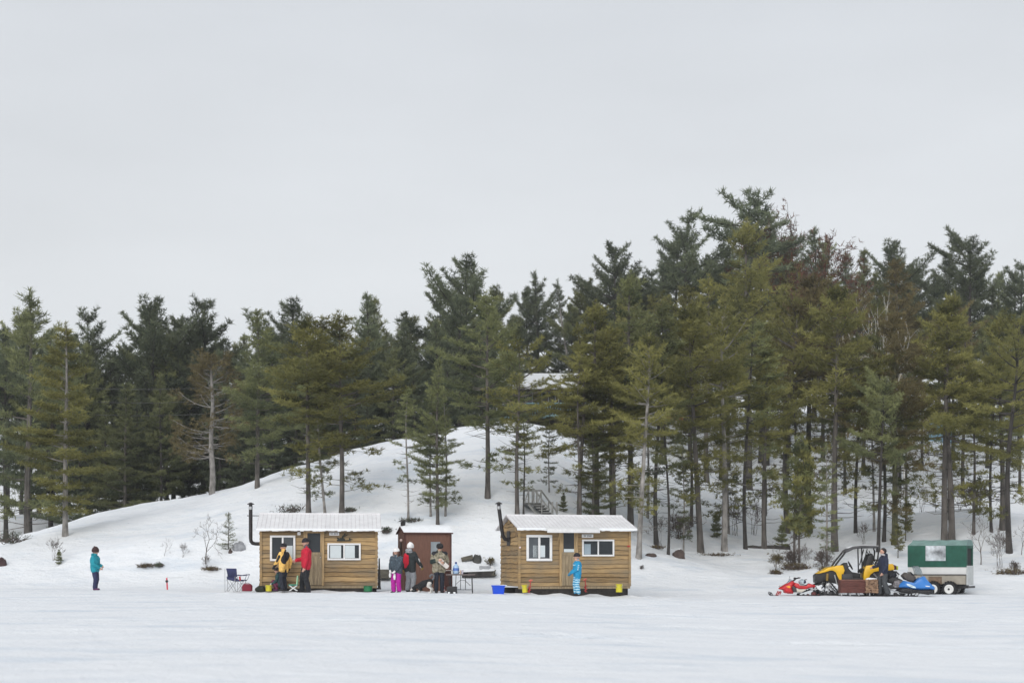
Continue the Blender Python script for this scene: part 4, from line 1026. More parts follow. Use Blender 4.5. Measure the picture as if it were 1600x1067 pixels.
# folding table with its gear
YT = 46.4; tz = WZ(897, YT) - WZ(926.5, YT); tw = .92
table = thing('folding_table', 'dark folding table with thin steel legs beside the brown shed', 'table', (WX(697.5, YT), YT, WZ(926.5, YT)), R(0))
TABM = M('grey_brown_table_top', (.13, .105, .10), .5, .2, 5)
m = MB(); m.b2(0, tw, -.28, .3, tz - .03, tz + .012); m.build('table_top', TABM, table, bevel=.008)
for xx in (.12, tw - .1):
    m = MB()
    for yy in (-.22, .24): m.tube([(xx, yy, tz - .03), (xx + .02, yy, .0)], .013, 6)
    m.tube([(xx + .01, -.22, .12), (xx + .01, .24, .12)], .009, 5); m.build('leg_frame', BLACK, table)
m = MB()
for a, b in ((.32, .30), (.47, .46), (.62, .62)): m.tube([(a, -.2, tz - .03), (b, -.2, .12)], .011, 6)
m.tube([(.13, -.2, .12), (tw - .1, -.2, .12)], .011, 5); m.tube([(.3, -.2, .28), (.45, -.2, .42), (.6, -.2, .42), (.78, -.2, .25)], .008, 5)
m.build('leg_brace', BLACK, table)
def on_table(px, y=0.0, dz=.013): return (WX(px, YT + y), YT + y, WZ(926.5, YT) + tz + dz)
t = thing('water_jug', 'big clear blue water jug standing on the folding table', 'jug', on_table(712.5)); JUG = M('pale_blue_plastic', (.40, .56, .78), .25, .12, 8)
m = MB(); m.lathe([(.085, 0), (.1, .015), (.1, .075), (.094, .085), (.1, .1), (.1, .2), (.085, .255), (.04, .30), (.03, .335)], n=20); m.build('body', JUG, t, smooth=True)
m = MB(); m.lathe([(.034, .33), (.034, .385), (.01, .39)], n=12); m.build('cap', M('dark_blue_cap', (.02, .05, .22), .4), t)
m = MB(); m.lathe([(.104, .11), (.104, .19)], n=20); m.build('label', M('blue_jug_label', (.09, .18, .52), .5, .45, 14), t)
for px, cc, r, hh, lab in ((706.3, (.75, .75, .73), .03, .1, 'white cup left of the water jug'), (719.5, (.62, .45, .36), .028, .12, 'tan cup right of the water jug'), (722.6, (.55, .52, .62), .03, .13, 'lilac cup in the middle of the folding table')):
    t = thing('cup', lab + ' on the table' if 'table' not in lab else lab, 'cup', on_table(px, -.1)); m = MB(); m.lathe([(r * .8, 0), (r, hh), (r * .9, hh), (r * .72, .01)], n=14); m.build('body', M('cup_%d' % int(px), cc, .5, .06), t, smooth=True)
t = thing('cooking_pan', 'black pan on the right half of the folding table', 'pan', on_table(727, -.02)); m = MB(); m.lathe([(.09, 0), (.11, .05), (.1, .05), (.085, .01)], n=18); m.build('bowl', BLACK, t, smooth=True); m = MB(); m.tube([(-.1, 0, .045), (-.26, -.03, .07)], .012, 6); m.build('handle', BLACK, t)
# side tray with snow at the shed corner
t = thing('serving_tray', 'pale tray sticking out from the brown shed behind the water jug', 'tray', (WX(702, 47.3), 47.3, WZ(891.5, 47.3))); m = MB(); m.b2(-.2, .16, -.14, .14, 0, .03); m.build('board', M('pale_tray', (.5, .44, .42), .6, .15), t, bevel=.008)
m = MB(); m.b2(-.16, .1, -.1, .1, -.62, -.001); m.build('stand', M('dark_brown_trim', (0, 0, 0)), t)
# black stove box
t = thing('gear_box', 'black boxy gear case on the snow in front of the folding table', 'case', (WX(706.3, 45.7), 45.7, WZ(926.6, 45.7))); m = MB(); m.b2(-.16, .16, -.14, .14, 0, .22); m.build('body', BLACK, t, bevel=.02)
m = MB(); m.b2(-.165, .165, -.146, .146, .17, .186); m.build('lid_band', M('dark_grey_plastic', (.05, .05, .055), .5), t)
m = MB(); m.tube([(-.06, -.02, .22), (-.12, -.02, .5), (-.14, 0, .62)], .008, 5); m.build('strap', BLACK, t)
for q in (-.09, .08): m = MB(); m.ball((q, -.135, .02), (.045, .03, .03), 8); m.build('snow_lump', SNOWY, t, smooth=True)
# red and white canisters
for px, lab in ((681.8, 'red and white canister left of the man in the camouflage jacket legs'), (692.3, 'red and white canister against the shed right of the camouflage jacket man')):
    t = thing('fuel_canister', lab, 'canister', (WX(px, 46.7), 46.7, WZ(924.5, 46.7))); m = MB(); m.lathe([(.052, 0), (.055, .01), (.055, .15), (.05, .16)], n=16); m.build('body', M('red_white_tin', (.6, .06, .07), .4, .12), t, smooth=True)
    m = MB(); m.lathe([(.051, .16), (.045, .19), (.02, .22), (.018, .25)], n=14); m.build('shoulder', WHITE, t, smooth=True)
    m = MB(); m.lathe([(.0565, .05), (.0565, .09)], n=16); m.build('band', WHITE, t)
# ------------------------------------------------------------------ timber and wood pile between shed and right hut
YP = 50.2
def FY(px, py): return find_Y(px, py)
def W(px, py, Y=YP): return (WX(px, Y), Y, WZ(py, Y))
GREYW = M('grey_old_timber', (.13, .12, .095), .9, .4, 5, bump=.6, stretch=(1, 6, 6))
def beam(px0, py0, px1, py1, hh, dd, label, Y=None, mat=GREYW, name='timber', cat='timber', snow=0.0):
    if Y is None: Y = find_Y((px0 + px1) / 2, max(py0, py1) + 4)
    a, b = Vector(W(px0, py0, Y)), Vector(W(px1, py1, Y)); L = (b - a).length; an = math.atan2(b.z - a.z, b.x - a.x)
    t = thing(name, label, cat, tuple(a), rot=(0, -an, 0)); m = MB(); m.b2(0, L, -dd / 2, dd / 2, -hh / 2, hh / 2); m.build('wood', mat, t, bevel=.012)
    if snow: 
        m = MB(); k = 14; q = []
        for i in range(k + 1):
            for j, (yy, k2) in enumerate(((-dd / 2 - .01, 0), (-dd / 4, .8), (0, 1), (dd / 4, .8), (dd / 2 + .01, 0))): q.append((L * i / k, yy, hh / 2 - .004 + snow * k2 * (1 + .4 * noise.noise((i * .7, j, 2))) * (1 if 0 < i < k else .3)))
        m.add(q, [(i * 5 + j, i * 5 + j + 1, i * 5 + j + 6, i * 5 + j + 5) for i in range(k) for j in range(4)]); m.build('snow_cap', SNOWY, t, smooth=True)
    return t
beam(721, 874, 739, 869.5, .17, .2, 'squared timber end lying on the snow behind the folding table', snow=.03)
t = rock(745.5, 878, 15, 12, 'dark rough stump beside the timber behind the table', 17, (.075, .075, .07), cap=True); t['category'] = 'stump'; t.name = 'tree_stump'
YQ = FY(748, 903)
beam(722, 897.5, 774, 895.5, .2, .5, 'long low log bench of dark wood behind the folding table', Y=YQ, snow=0.09, mat=BARKD)
t = thing('snow_heap', 'flat topped heap of snow piled on the low dark bench', 'snow heap', W(735, 892, YQ + .05)); m = MB(); m.ball((0, 0, 0), (.36, .22, .14), 18)
for i, p in enumerate(m.v): m.v[i] = tuple(Vector(p) * (1 + .2 * noise.noise(Vector(p) * 4)))
m.build('snow', SNOWY, t, smooth=True)
t = thing('foam_block', 'pale grey rounded block with snow behind the low dark bench', 'block', W(757.5, 893.5, YQ + .05), R(4)); m = MB(); m.b2(-.2, .2, -.16, .16, 0, .24); m.build('body', M('pale_grey_foam', (.36, .37, .39), .8, .2), t, bevel=.04)
m = MB(); m.ball((0, 0, .24), (.2, .16, .03), 12); m.build('snow_cap', SNOWY, t, smooth=True)
t = thing('plastic_sheet', 'white sheet folded upright at the right end of the low bench', 'sheet', W(769, 893, YQ + .1)); m = MB(); m.prism([(-.06, 0), (.07, 0), (.05, .2), (-.05, .22)], -.05, .05); m.build('sheet', WHITE, t, bevel=.015)
for i, (a, b, c, d) in enumerate(((770, 897, 774.5, 890), (768, 898, 776, 898))):
    beam(a, b, c, d, .05, .06, ['short stick poking up at the right end of the low bench', 'short stick lying at the right end of the low bench'][i], name='stick', cat='stick', Y=YQ - .3)
# dock section left of the shed
dk = beam(592, 896, 612, 896, .34, .9, 'end of a grey plank dock with snow on top behind the girl in pink trousers', Y=FY(602, 905), name='dock_section', cat='dock', snow=.1)
# ------------------------------------------------------------------ stairs on the slope
YR = find_Y(842, 803); st = thing('wooden_stairs', 'grey wooden stairs with railings coming down the slope behind the right hut', 'stairs', W(818, 786, YR)); YR0 = YR; GW = M('grey_stair_wood', (.20, .20, .19), .85, .25, 6)
def sr(px, py): return ((px - 818) * YR / F, (786 - py) * YR / F)
m = MB(); A, B = sr(818, 786), sr(847, 786); m.b2(A[0], B[0], -.5, .6, -.06, 0); m.build('landing', M('dark_stair_wood', (.09, .09, .085), .9, .2), st)
for yy in (-.5, .6):
    m = MB(); a, b = sr(826, 788) if yy < 0 else sr(844, 788), sr(845, 812) if yy < 0 else sr(868, 812)
    m.tube([(a[0], yy, a[1]), (b[0], yy, b[1])], .06, 4); m.build('stringer', GW, st)
m = MB()
for i in range(6):
    a = sr(835 + i * 3.6, 790 + i * 3.7); m.b2(a[0] - .02, a[0] + .42, -.45, .55, a[1] - .02, a[1] + .02)
m.build('treads', GW, st)
for yy in (-.5, .6):
    o = -2 if yy < 0 else 10
    m = MB(); T1, T2, T3 = sr(818, 765), sr(836 + o, 765), sr(860 + o, 797)
    m.tube([(T1[0], yy, T1[1]), (T2[0], yy, T2[1]), (T3[0], yy, T3[1])], .035, 4)
    for a, b in (((819, 786), (826, 766)), ((826, 787), (826, 766)), ((839, 786), (839, 766)), ((832, 784), (832, 766)), ((840, 786), (846, 766)), ((836 + o, 766), (836 + o, 788)), ((848 + o, 781), (848 + o, 803))):
        P, Q = sr(*a), sr(*b); m.tube([(P[0], yy, P[1]), (Q[0], yy, Q[1])], .03, 4)
    m.build('railing', GW, st)
for a in (863, 870):
    pt = thing('fence_post', ('left' if a == 863 else 'right') + ' one of two short grey posts at the foot of the wooden stairs', 'post', W(a, 808, YR - .5)); m = MB(); m.tube([(0, 0, 0), (0, 0, .62)], [.05, .045], 6); m.build('post', GW, pt)
# ------------------------------------------------------------------ buildings up the hill
HY = 99.0
def HP(px, py, Y=HY): return (WX(px, Y), WZ(py, Y))
a, b = HP(788, 630), HP(922, 630); hs = thing('house', 'brown house with a thick snowy roof half hidden by pines on the hill', 'house', (a[0], HY, a[1] - .6))
wd = b[0] - a[0]; z_e = WZ(605, HY) - a[1] + .6; z_r = WZ(584, HY + 2) - a[1] + .6; DBR = M('dark_brown_logs', (.045, .03, .028), .85, .3, 4, stretch=(1, 1, 6), bump=.4)
m = MB(); m.prism([(1.2, -.8), (6, -.8), (6, z_e), (3.2, z_r - .25), (1.2, z_e)], .3, wd - .3); m.v = [(y, x, z) for x, y, z in m.v]; m.build('wall', DBR, hs)
m = MB(); m.prism([(-.2, z_e - .15), (3.2, z_r - .06), (6.6, z_e - .15), (6.6, z_e + .12), (3.2, z_r + .2), (-.2, z_e + .12)], 0, wd); m.v = [(y, x, z) for x, y, z in m.v]; rf = m.build('roof', SNOWY, hs, bevel=.05)
m = MB()
for i in range(9): m.b2(.2 + (wd - .4) * i / 8 - .05, .2 + (wd - .4) * i / 8 + .05, -.05, .05, -.7, z_e - .1)
m.b2(0, wd, -.1, .15, z_e - .32, z_e - .16); m.build('porch_posts', DBR, hs)
m = MB(); m.b2(0, wd, -.1, 1.3, -.35, -.2); m.b2(0, wd, -.08, 0, .55, .63)
for i in range(34): m.b2(wd * i / 34 + .02, wd * i / 34 + .06, -.06, -.02, -.2, .55)
m.build('porch_railing', M('light_blue_paint', (.28, .50, .60), .6, .12), hs)
for u in (.25, .52, .72): window(hs, wd * u - .5, wd * u + .5, .6, 1.5, [], .06, 1.17)
a = HP(1036, 640, 104); cb_ = thing('cabin', 'small orange board cabin glimpsed through the trees up the hill', 'cabin', (a[0], 104, a[1] - .4)); m = MB(); m.prism([(0, -1), (3, -1), (3, 2.3), (1.5, 3.2), (0, 2.3)], 0, 2.6); m.v = [(y, x, z) for x, y, z in m.v]; m.build('wall', M('orange_brown_boards', (.30, .10, .05), .8, .25, 4, stretch=(1, 1, 6)), cb_)
m = MB(); m.prism([(-.4, 2.15), (1.5, 3.3), (3.4, 2.15), (3.4, 2.45), (1.5, 3.6), (-.4, 2.45)], -.3, 2.9); m.v = [(y, x, z) for x, y, z in m.v]; m.build('roof', SNOWY, cb_)
w_ = window(cb_, .25, 1.15, .35, 1.5, [(0, 1, 0, 1, M('teal_panel', (.12, .3, .3), .5), 'sash_pane')], .07, -.03)
a = HP(1450, 668, 98); bs = thing('blue_shed', 'tiny light blue shed with a snowy gable far up the slope on the right', 'shed', (a[0], 98, a[1] - .3), R(-20)); m = MB(); m.prism([(0, -1), (1.7, -1), (1.7, .7), (.85, 1.2), (0, .7)], 0, 2.0); m.build('wall', M('light_blue_boards', (.24, .42, .55), .7, .12, 5), bs)
m = MB(); m.prism([(-.15, .58), (.85, 1.18), (1.85, .58), (1.85, .72), (.85, 1.36), (-.15, .72)], -.15, 2.1); m.build('roof', SNOWY, bs)
# overhead wires
for i, (py, lab) in enumerate(((604, 'uppermost overhead wire between the dark pines at the left'), (625, 'middle overhead wire between the dark pines at the left'), (645, 'lowest overhead wire between the dark pines at the left'))):
    a, b = Vector(W(150, py + 3, 77.5)), Vector(W(372, py - 2, 77.5)); wr = MB(); k = 12
    wr.tube([a.lerp(b, j / k) - Vector((0, 0, .12 * math.sin(math.pi * j / k))) for j in range(k + 1)], .009, 4)
    o = wr.build('overhead_wire', M('dark_wire', (.10, .10, .105), .6), None); tag(o, lab, 'wire')
# ------------------------------------------------------------------ vehicles on the right
YEL = M('yellow_bodywork', (.82, .48, .014), .35, .16, 3, spec=.5)
RED = M('red_bodywork', (.52, .018, .025), .35, .25, 5, spec=.5)
BLUE = M('blue_bodywork', (.035, .19, .55), .3, .10, 3, spec=.5)
DGREY = M('dark_grey_plastic', (.05, .05, .055), .5, .2)
WING = glass('clear_windshield', (.80, .84, .86), .82)
def ring_track(parent, poly, y0, y1, th=.035, lug=.03, name='track', step=.09, rad=.05):
    """rubber belt following a closed outline of (x, z) with lugs outside"""
    pts = []; n = len(poly)
    for i in range(n):                      # round the corners
        p0, p, p1 = Vector(poly[i - 1]), Vector(poly[i]), Vector(poly[(i + 1) % n])
        a, b = p + (p0 - p).normalized() * min(rad, (p0 - p).length * .45), p + (p1 - p).normalized() * min(rad, (p1 - p).length * .45)
        for k in range(5): t = k / 4; pts.append(a * (1 - t) ** 2 + p * 2 * t * (1 - t) + b * t * t)
    c = sum(pts, Vector((0, 0))) / len(pts); m = MB(); vs = []; k = len(pts)
    nr = []
    for i in range(k):
        d = (pts[(i + 1) % k] - pts[i - 1]).normalized(); q = Vector((d.y, -d.x)); 
        nr.append(q if q.dot(pts[i] - c) > 0 else -q)
    for p, q in zip(pts, nr):
        o, i_ = p, p - q * th
        vs += [(o.x, y0, o.y), (o.x, y1, o.y), (i_.x, y1, i_.y), (i_.x, y0, i_.y)]
    m.add(vs, [(4 * i + j, 4 * i + (j + 1) % 4, 4 * ((i + 1) % k) + (j + 1) % 4, 4 * ((i + 1) % k) + j) for i in range(k) for j in range(4)])
    for i in range(k):
        a, b = pts[i], pts[(i + 1) % k]; L = (b - a).length; kk = max(1, int(L / step)); d = (b - a).normalized() if L > 1e-6 else Vector((1, 0)); q = nr[i]
        for j in range(kk):
            if L < .02: continue
            p = a + (b - a) * (j + .5) / kk - q * .006; w2 = d * .014; e = q * lug
            m.add([(x.x, y, x.y) for y in (y0 + .01, y1 - .01) for x in (p - w2, p + w2, p + w2 * .6 + e, p - w2 * .6 + e)], [(0, 1, 2, 3), (4, 5, 6, 7), (0, 1, 5, 4), (1, 2, 6, 5), (2, 3, 7, 6), (3, 0, 4, 7)])
    return m.build(name, RUBBER, parent)
def wheel_disc(parent, x, z, r, y0, y1, name='wheel', mat=None):
    m = MB(); m.lathe([(r * .2, y0 - .006), (r * .25, y0 + .01), (r * .7, y0 + .015), (r * .82, y0), (r, y0 + .004), (r, y1), (r * .3, y1)], (x, 0, z), 18, 'y'); return m.build(name, mat or DGREY, parent, smooth=True)
def tyre_wheel(parent, x, z, r, y0, y1):
    wd = y1 - y0; m = MB(); pr = [(r * .62, y0), (r * .86, y0 - .01), (r * .97, y0 + wd * .15), (r, y0 + wd * .35), (r, y0 + wd * .65), (r * .97, y0 + wd * .85), (r * .86, y1 + .01), (r * .62, y1)]
    m.lathe(pr, (x, 0, z), 26, 'y')
    for i in range(18):
        a = 2 * math.pi * i / 18
        for s in (0, 1):
            b = a + s * math.pi / 18; yy = y0 + wd * (.28 + .44 * s)
            m.box((x + math.cos(b) * r * 1.02, yy, z + math.sin(b) * r * 1.02), (.05, wd * .48, .03), (0, -b, R(14 if s else -14)))
    t = m.build('tyre', RUBBER, parent, smooth=False)
    rim = MB(); rim.lathe([(r * .08, y0 - .035), (r * .17, y0 - .035), (r * .2, y0 - .014), (r * .42, y0 - .013), (r * .52, y0 - .028), (r * .63, y0 - .018), (r * .63, y1 + .012), (r * .1, y1 + .012)], (x, 0, z), 22, 'y'); rim.build('rim', M('white_rim', (.72, .72, .70), .4, .08), t, smooth=True)
    h = MB(); h.lathe([(.005, y0 - .05), (r * .14, y0 - .05), (r * .14, y0 - .02)], (x, 0, z), 10, 'y'); h.build('hub', BLACK, t)
# ---- yellow buggy on tracks, nose to the left
YU = 50.0; SU = F / YU
px0 = 1272; zu = WZ(930, YU)
utv = thing('off_road_buggy', 'yellow and black open buggy with roof and rubber tracks behind the brown sled', 'buggy', (WX(px0, YU), YU, zu), R(-7))
def U(cx, cy): return ((cx / 11.23 + 1265 - px0) / SU, (930 - (cy / 11.23 + 845)) / SU)
def UP(pts): return [U(*p) for p in pts]
m = MB(); m.prism(UP([(105, 570), (160, 545), (168, 522), (210, 520), (290, 465), (380, 448), (440, 428), (550, 422), (578, 510), (555, 578), (528, 575), (522, 720), (470, 650), (425, 545), (380, 515), (330, 510), (250, 538), (180, 556), (110, 572)]), -.62, .62, tip=.97); m.build('front_body', YEL, utv, bevel=.02)
m = MB(); m.prism(UP([(885, 690), (892, 560), (908, 480), (935, 428), (1050, 418), (1230, 404), (1400, 398), (1420, 470), (1410, 510), (1180, 518), (1070, 538), (1005, 590), (955, 700)]), -.62, .62, tip=.97); m.build('rear_body', YEL, utv, bevel=.02)
m = MB(); m.prism(UP([(78, 600), (110, 574), (330, 515), (380, 518), (425, 548), (470, 655), (505, 720), (440, 745), (240, 700), (90, 735)]), -.56, .56); m.build('front_chassis', BLACK, utv, bevel=.015)
m = MB(); m.prism(UP([(500, 640), (1000, 640), (1000, 760), (500, 770)]), -.58, .58); m.prism(UP([(960, 540), (1180, 520), (1400, 512), (1400, 700), (1240, 690), (980, 690)]), -.54, .54); m.build('floor_chassis', BLACK, utv, bevel=.015)
m = MB(); m.prism(UP([(530, 580), (700, 575), (715, 690), (528, 690)]), -.63, -.56); m.build('side_panel', DGREY, utv, bevel=.01)
m = MB(); m.prism(UP([(556, 412), (620, 375), (645, 480), (700, 540), (845, 565), (835, 660), (556, 650)]), -.55, .55); m.build('dashboard', BLACK, utv, bevel=.015)
m = MB(); a, b = U(650, 360), U(722, 492); c = ((a[0] + b[0]) / 2, (a[1] + b[1]) / 2); rd = math.hypot(a[0] - b[0], a[1] - b[1]) / 2
dx = Vector(((b[0] - a[0]) / (2 * rd), 0, (b[1] - a[1]) / (2 * rd))); m.tube([Vector((c[0], -.28, c[1])) + dx * rd * math.cos(q * math.pi / 8) + Vector((0, rd * math.sin(q * math.pi / 8), 0)) for q in range(16)], .017, 6, closed=True)
m.tube([(c[0], -.28, c[1]), (U(600, 480)[0], -.28, U(600, 480)[1])], .018, 6); m.build('steering_wheel', BLACK, utv, smooth=True)
m = MB()
for yy in (-.56, .56):
    pth = [(U(380, 482)), U(470, 350), U(600, 185), U(660, 150), U(760, 125)]; m.tube([(p[0], yy * (1 if i < 2 else .92), p[1]) for i, p in enumerate(pth)], .032, 8)
    pth = [U(760, 125), U(900, 112), U(1120, 112), U(1150, 180), U(1135, 330), U(1085, 410)]; m.tube([(p[0], yy * .92, p[1]) for p in pth], .03, 8)
    pth = [U(862, 130), U(866, 300), U(872, 560)]; m.tube([(p[0], yy * .97, p[1]) for p in pth], .024, 8)
    m.tube([(U(960, 140)[0], yy * .9, U(960, 140)[1]), (U(890, 420)[0], yy * .9, U(890, 420)[1])], .02, 6)
for cx, cy in ((600, 185), (900, 112), (1120, 115), (1130, 330)): p = U(cx, cy); m.tube([(p[0], -.52, p[1]), (p[0], .52, p[1])], .026, 8)
for s in (-1, 1): a, b = U(1000, 180), U(1130, 400); m.tube([(a[0], -.4 * s, a[1]), (b[0], .4 * s, b[1])], .018, 6)
m.build('roll_cage', BLACK, utv, smooth=True)
m = MB(); m.prism(UP([(572, 185), (585, 168), (640, 130), (730, 95), (870, 82), (1160, 92), (1195, 106), (1160, 128), (900, 118), (740, 140), (640, 190), (585, 212)]), -.6, .6, tip=.96); m.build('roof', M('dark_grey_roof', (.06, .06, .065), .45, .3, 5), utv, bevel=.015)
m = MB(); m.prism(UP([(640, 128), (730, 92), (870, 79), (1150, 89), (1150, 84), (870, 74), (730, 86), (640, 122)]), -.5, .5); m.build('roof_snow', SNOWY, utv)
for yy in (-.3, .3):
    m = MB(); m.prism(UP([(925, 400), (960, 300), (990, 235), (1050, 215), (1068, 260), (1060, 420), (1010, 470), (850, 560), (845, 520), (925, 470)]), yy - .2, yy + .2, tip=.85); m.build('seat', BLACK, utv, bevel=.03)
for yy in (-.5, .5):
    m = MB(); a, b = U(282, 565), U(275, 690); m.tube([(a[0], yy * 1.16, a[1]), (b[0], yy * 1.16, b[1])], .045, 10)
    for q in range(6): t_ = q / 6 + .06; m.lathe([(.052, -.008), (.052, .008)], (a[0] + (b[0] - a[0]) * t_, yy * 1.16, a[1] + (b[1] - a[1]) * t_), 10)
    m.build('shock_absorber', M('gold_spring', (.30, .20, .06), .4, .2, metal=.4), utv)
    m = MB(); p = U(118, 600); m.ball((p[0], yy * .8, p[1]), (.03, .07, .05), 10); m.build('headlight', M('lamp_glass', (.6, .6, .58), .15), utv, smooth=True)
m = MB(); 
for yy in (-.35, .35): m.tube([(U(95, 720)[0], yy, U(95, 720)[1]), (U(80, 620)[0], yy, U(80, 620)[1]), (U(150, 560)[0], yy, U(150, 560)[1])], .02, 6)
for cy in (625, 680, 715): p = U(82, cy); m.tube([(p[0], -.4, p[1]), (p[0], .4, p[1])], .018, 6)
m.build('front_bumper', BLACK, utv)
m = MB(); m.prism(UP([(1402, 410), (1452, 430), (1455, 500), (1404, 505)]), -.5, .5); m.build('tail_panel', M('dark_red_lamp', (.09, .015, .02), .3), utv, bevel=.01)
for yy in (-.5, .5): m = MB(); m.prism(UP([(1450, 432), (1478, 440), (1478, 500), (1452, 505)]), yy - .08, yy + .08); m.build('mud_flap', M('lime_plastic', (.42, .5, .05), .4), utv, bevel=.008)
m = MB(); a, b = U(1062, 565), U(1185, 690); m.tube([(a[0], -.57, a[1]), ((a[0] + b[0]) / 2 - .02, -.57, (a[1] + b[1]) / 2), (b[0], -.57, b[1])], .028, 6); m.tube([(U(400, 590)[0], -.6, U(400, 590)[1]), (U(440, 740)[0], -.6, U(440, 740)[1]), (U(510, 800)[0], -.6, U(510, 800)[1])], .022, 6); m.build('fender_edge', STEEL, utv)
TR = [(85, 770), (150, 745), (280, 700), (330, 712), (470, 880), (462, 935), (430, 955), (150, 958), (100, 905)]
for sx in (0, 860):
    for y0, y1 in ((-.78, -.5), (.5, .78)):
        tk = ring_track(utv, UP([(a + sx, b) for a, b in TR]), y0, y1)
        for cx, cy, rr_ in ((290, 775, 42), (150, 905, 36), (240, 912, 34), (330, 912, 34), (415, 905, 36)):
            x, z = U(cx + sx, cy); wheel_disc(tk, x, z, rr_ / 11.23 / SU, y0 + .03, y1 - .03, 'road_wheel', STEEL if rr_ == 42 else DGREY)
        m = MB(); a = U(290 + sx, 775)
        for cx, cy in ((150, 905), (415, 905), (280, 912)): b = U(cx + sx, cy); m.tube([(a[0], y0 + .01, a[1]), (b[0], y0 + .01, b[1])], .022, 6)
        m.build('track_arm', STEEL if y0 < 0 else BLACK, tk)
# ---- brown sled
YSL = 48.6; ssl = F / YSL
sled = thing('cargo_sled', 'reddish brown wooden box sled with upright loops in front of the yellow buggy', 'sled', (WX(1311.5, YSL), YSL, WZ(930.5, YSL)), R(-7))
def SL(cx, cy): return ((cx / 11.23 + 1265 - 1311.5) / ssl, (930.5 - (cy / 11.23 + 845)) / ssl)
RB = M('reddish_brown_boards', (.105, .036, .028), .75, .35, 5, bump=.4, stretch=(1, 5, 5))
m = MB(); a, b = SL(520, 688), SL(1200, 905); zmid = (a[1] + b[1]) / 2
for y0, y1 in ((-.4, -.37), (.37, .4)): m.b2(a[0], b[0], y0, y1, b[1], zmid - .004); m.b2(a[0], b[0], y0 - .003, y1, zmid + .004, a[1])
m.b2(a[0], a[0] + .03, -.369, .369, b[1], a[1]); m.b2(b[0] - .03, b[0], -.369, .369, b[1], a[1]); m.b2(a[0] + .03, b[0] - .03, -.369, .369, b[1], b[1] + .03); m.build('box', RB, sled, bevel=.006)
m = MB(); m.b2(a[0] - .012, b[0] + .012, -.415, -.365, a[1] + .001, a[1] + .022); m.b2(a[0] - .012, b[0] + .012, .365, .415, a[1] + .001, a[1] + .022); m.build('top_rail', M('worn_red_rail', (.2, .09, .07), .7, .3), sled, bevel=.005)
for yy in (-.33, .33):
    m = MB(); m.tube([(SL(500, 960)[0] - .02, yy, .012), (SL(1240, 960)[0], yy, .012), (SL(1300, 930)[0], yy, .06), (SL(1320, 890)[0], yy, .15)], .018, 6); m.build('runner', BLACK, sled, smooth=True)
    for cx in (540, 690, 838, 1020): p = SL(cx, 935); mm = MB(); mm.tube([(p[0], yy, .02), (p[0], yy, b[1])], .03, 8); mm.build('upright', STEEL, sled)
m = MB(); p = SL(1320, 900); m.tube([(SL(1200, 880)[0], 0, .17), (SL(1400, 850)[0], 0, .2)], .016, 6); m.build('tow_bar', STEEL, sled)
YB2 = 48.1; t = thing('firewood_bundle', 'snow topped bundle of tan firewood beside the brown sled box', 'firewood', (WX(1361.5, YB2), YB2, WZ(926, YB2)), R(-7))
rr2 = random.Random(4); m = MB()
for i in range(36):
    x = -.165 + .066 * (i // 6) + rr2.uniform(-.012, .012); z = .05 + .074 * (i % 6) + rr2.uniform(-.015, .015); r_ = rr2.uniform(.038, .05); m.tube([(x, -.14 + rr2.uniform(-.03, .02), z), (x + rr2.uniform(-.02, .02), .14, z)], r_, 7, tone=rr2.random())
m.build('split_logs', M('tan_split_wood', (.24, .15, .095), .85, .5, 9, bump=.5), t)
m = MB(); m.ball((0, 0, .46), (.19, .15, .045), 14)
for i, p in enumerate(m.v): m.v[i] = (p[0], p[1], p[2] + .03 * noise.noise(Vector(p) * 14))
m.build('snow_cap', SNOWY, t, smooth=True)
# ---- red snowmobile, nose to the left
YM = 49.2; sm_ = F / YM
rs = thing('snowmobile', 'red snowmobile with a small ski loop in front of the yellow buggy nose', 'snowmobile', (WX(1201, YM), YM, WZ(931, YM)), R(-7))
def RS(cx, cy): return ((cx / 17.78 + 1195 - 1201) / sm_, (931 - (cy / 17.78 + 890)) / sm_)
def RP(pts): return [RS(*p) for p in pts]
m = MB(); m.prism(RP([(372, 530), (398, 498), (480, 438), (600, 370), (700, 318), (762, 300), (800, 340), (770, 420), (725, 500), (772, 620), (760, 652), (640, 656), (520, 632), (500, 562), (440, 545)]), -.36, .36, tip=.62); m.build('hood', RED, rs, bevel=.02)
m = MB(); m.prism(RP([(725, 410), (800, 345), (900, 368), (930, 428), (1140, 436), (1195, 368), (1370, 415), (1372, 482), (1235, 492), (1105, 542), (930, 524), (820, 492)]), -.2, .2, tip=.8); m.build('side_cowl', RED, rs, bevel=.015)
m = MB(); m.prism(RP([(905, 420), (1020, 425), (1140, 420), (1200, 362), (1245, 380), (1150, 452), (920, 462)]), -.16, .16, tip=.8); m.build('seat', BLACK, rs, bevel=.02)
m = MB(); m.prism(RP([(850, 510), (905, 535), (1130, 528), (1060, 580), (1000, 612), (865, 604)]), -.22, .22); m.build('side_panel', M('cream_panel', (.62, .58, .5), .5, .1), rs, bevel=.01)
m = MB(); m.prism(RP([(715, 440), (770, 430), (850, 505), (870, 604), (775, 606), (740, 520)]), -.235, .235); m.build('engine_guard', DGREY, rs, bevel=.01)
m = MB(); m.b2(RS(770, 640)[0], RS(1010, 640)[0], -.36, .36, RS(0, 634)[1], RS(0, 616)[1]); m.build('running_board', STEEL, rs, bevel=.005)
m = MB(); m.prism(RP([(590, 378), (690, 318), (745, 285), (700, 250), (660, 290), (600, 360)]), -.2, .2); m.build('windshield', M('tinted_screen', (.25, .3, .36), .2), rs, bevel=.008)
m = MB(); a = RS(665, 290); m.tube([(a[0], .1, a[1]), (RS(692, 170)[0], .1, RS(692, 170)[1])], .006, 4); m.build('antenna', DGREY, rs)
m = MB(); p, q, r_ = RS(745, 325), RS(830, 262), RS(950, 212)
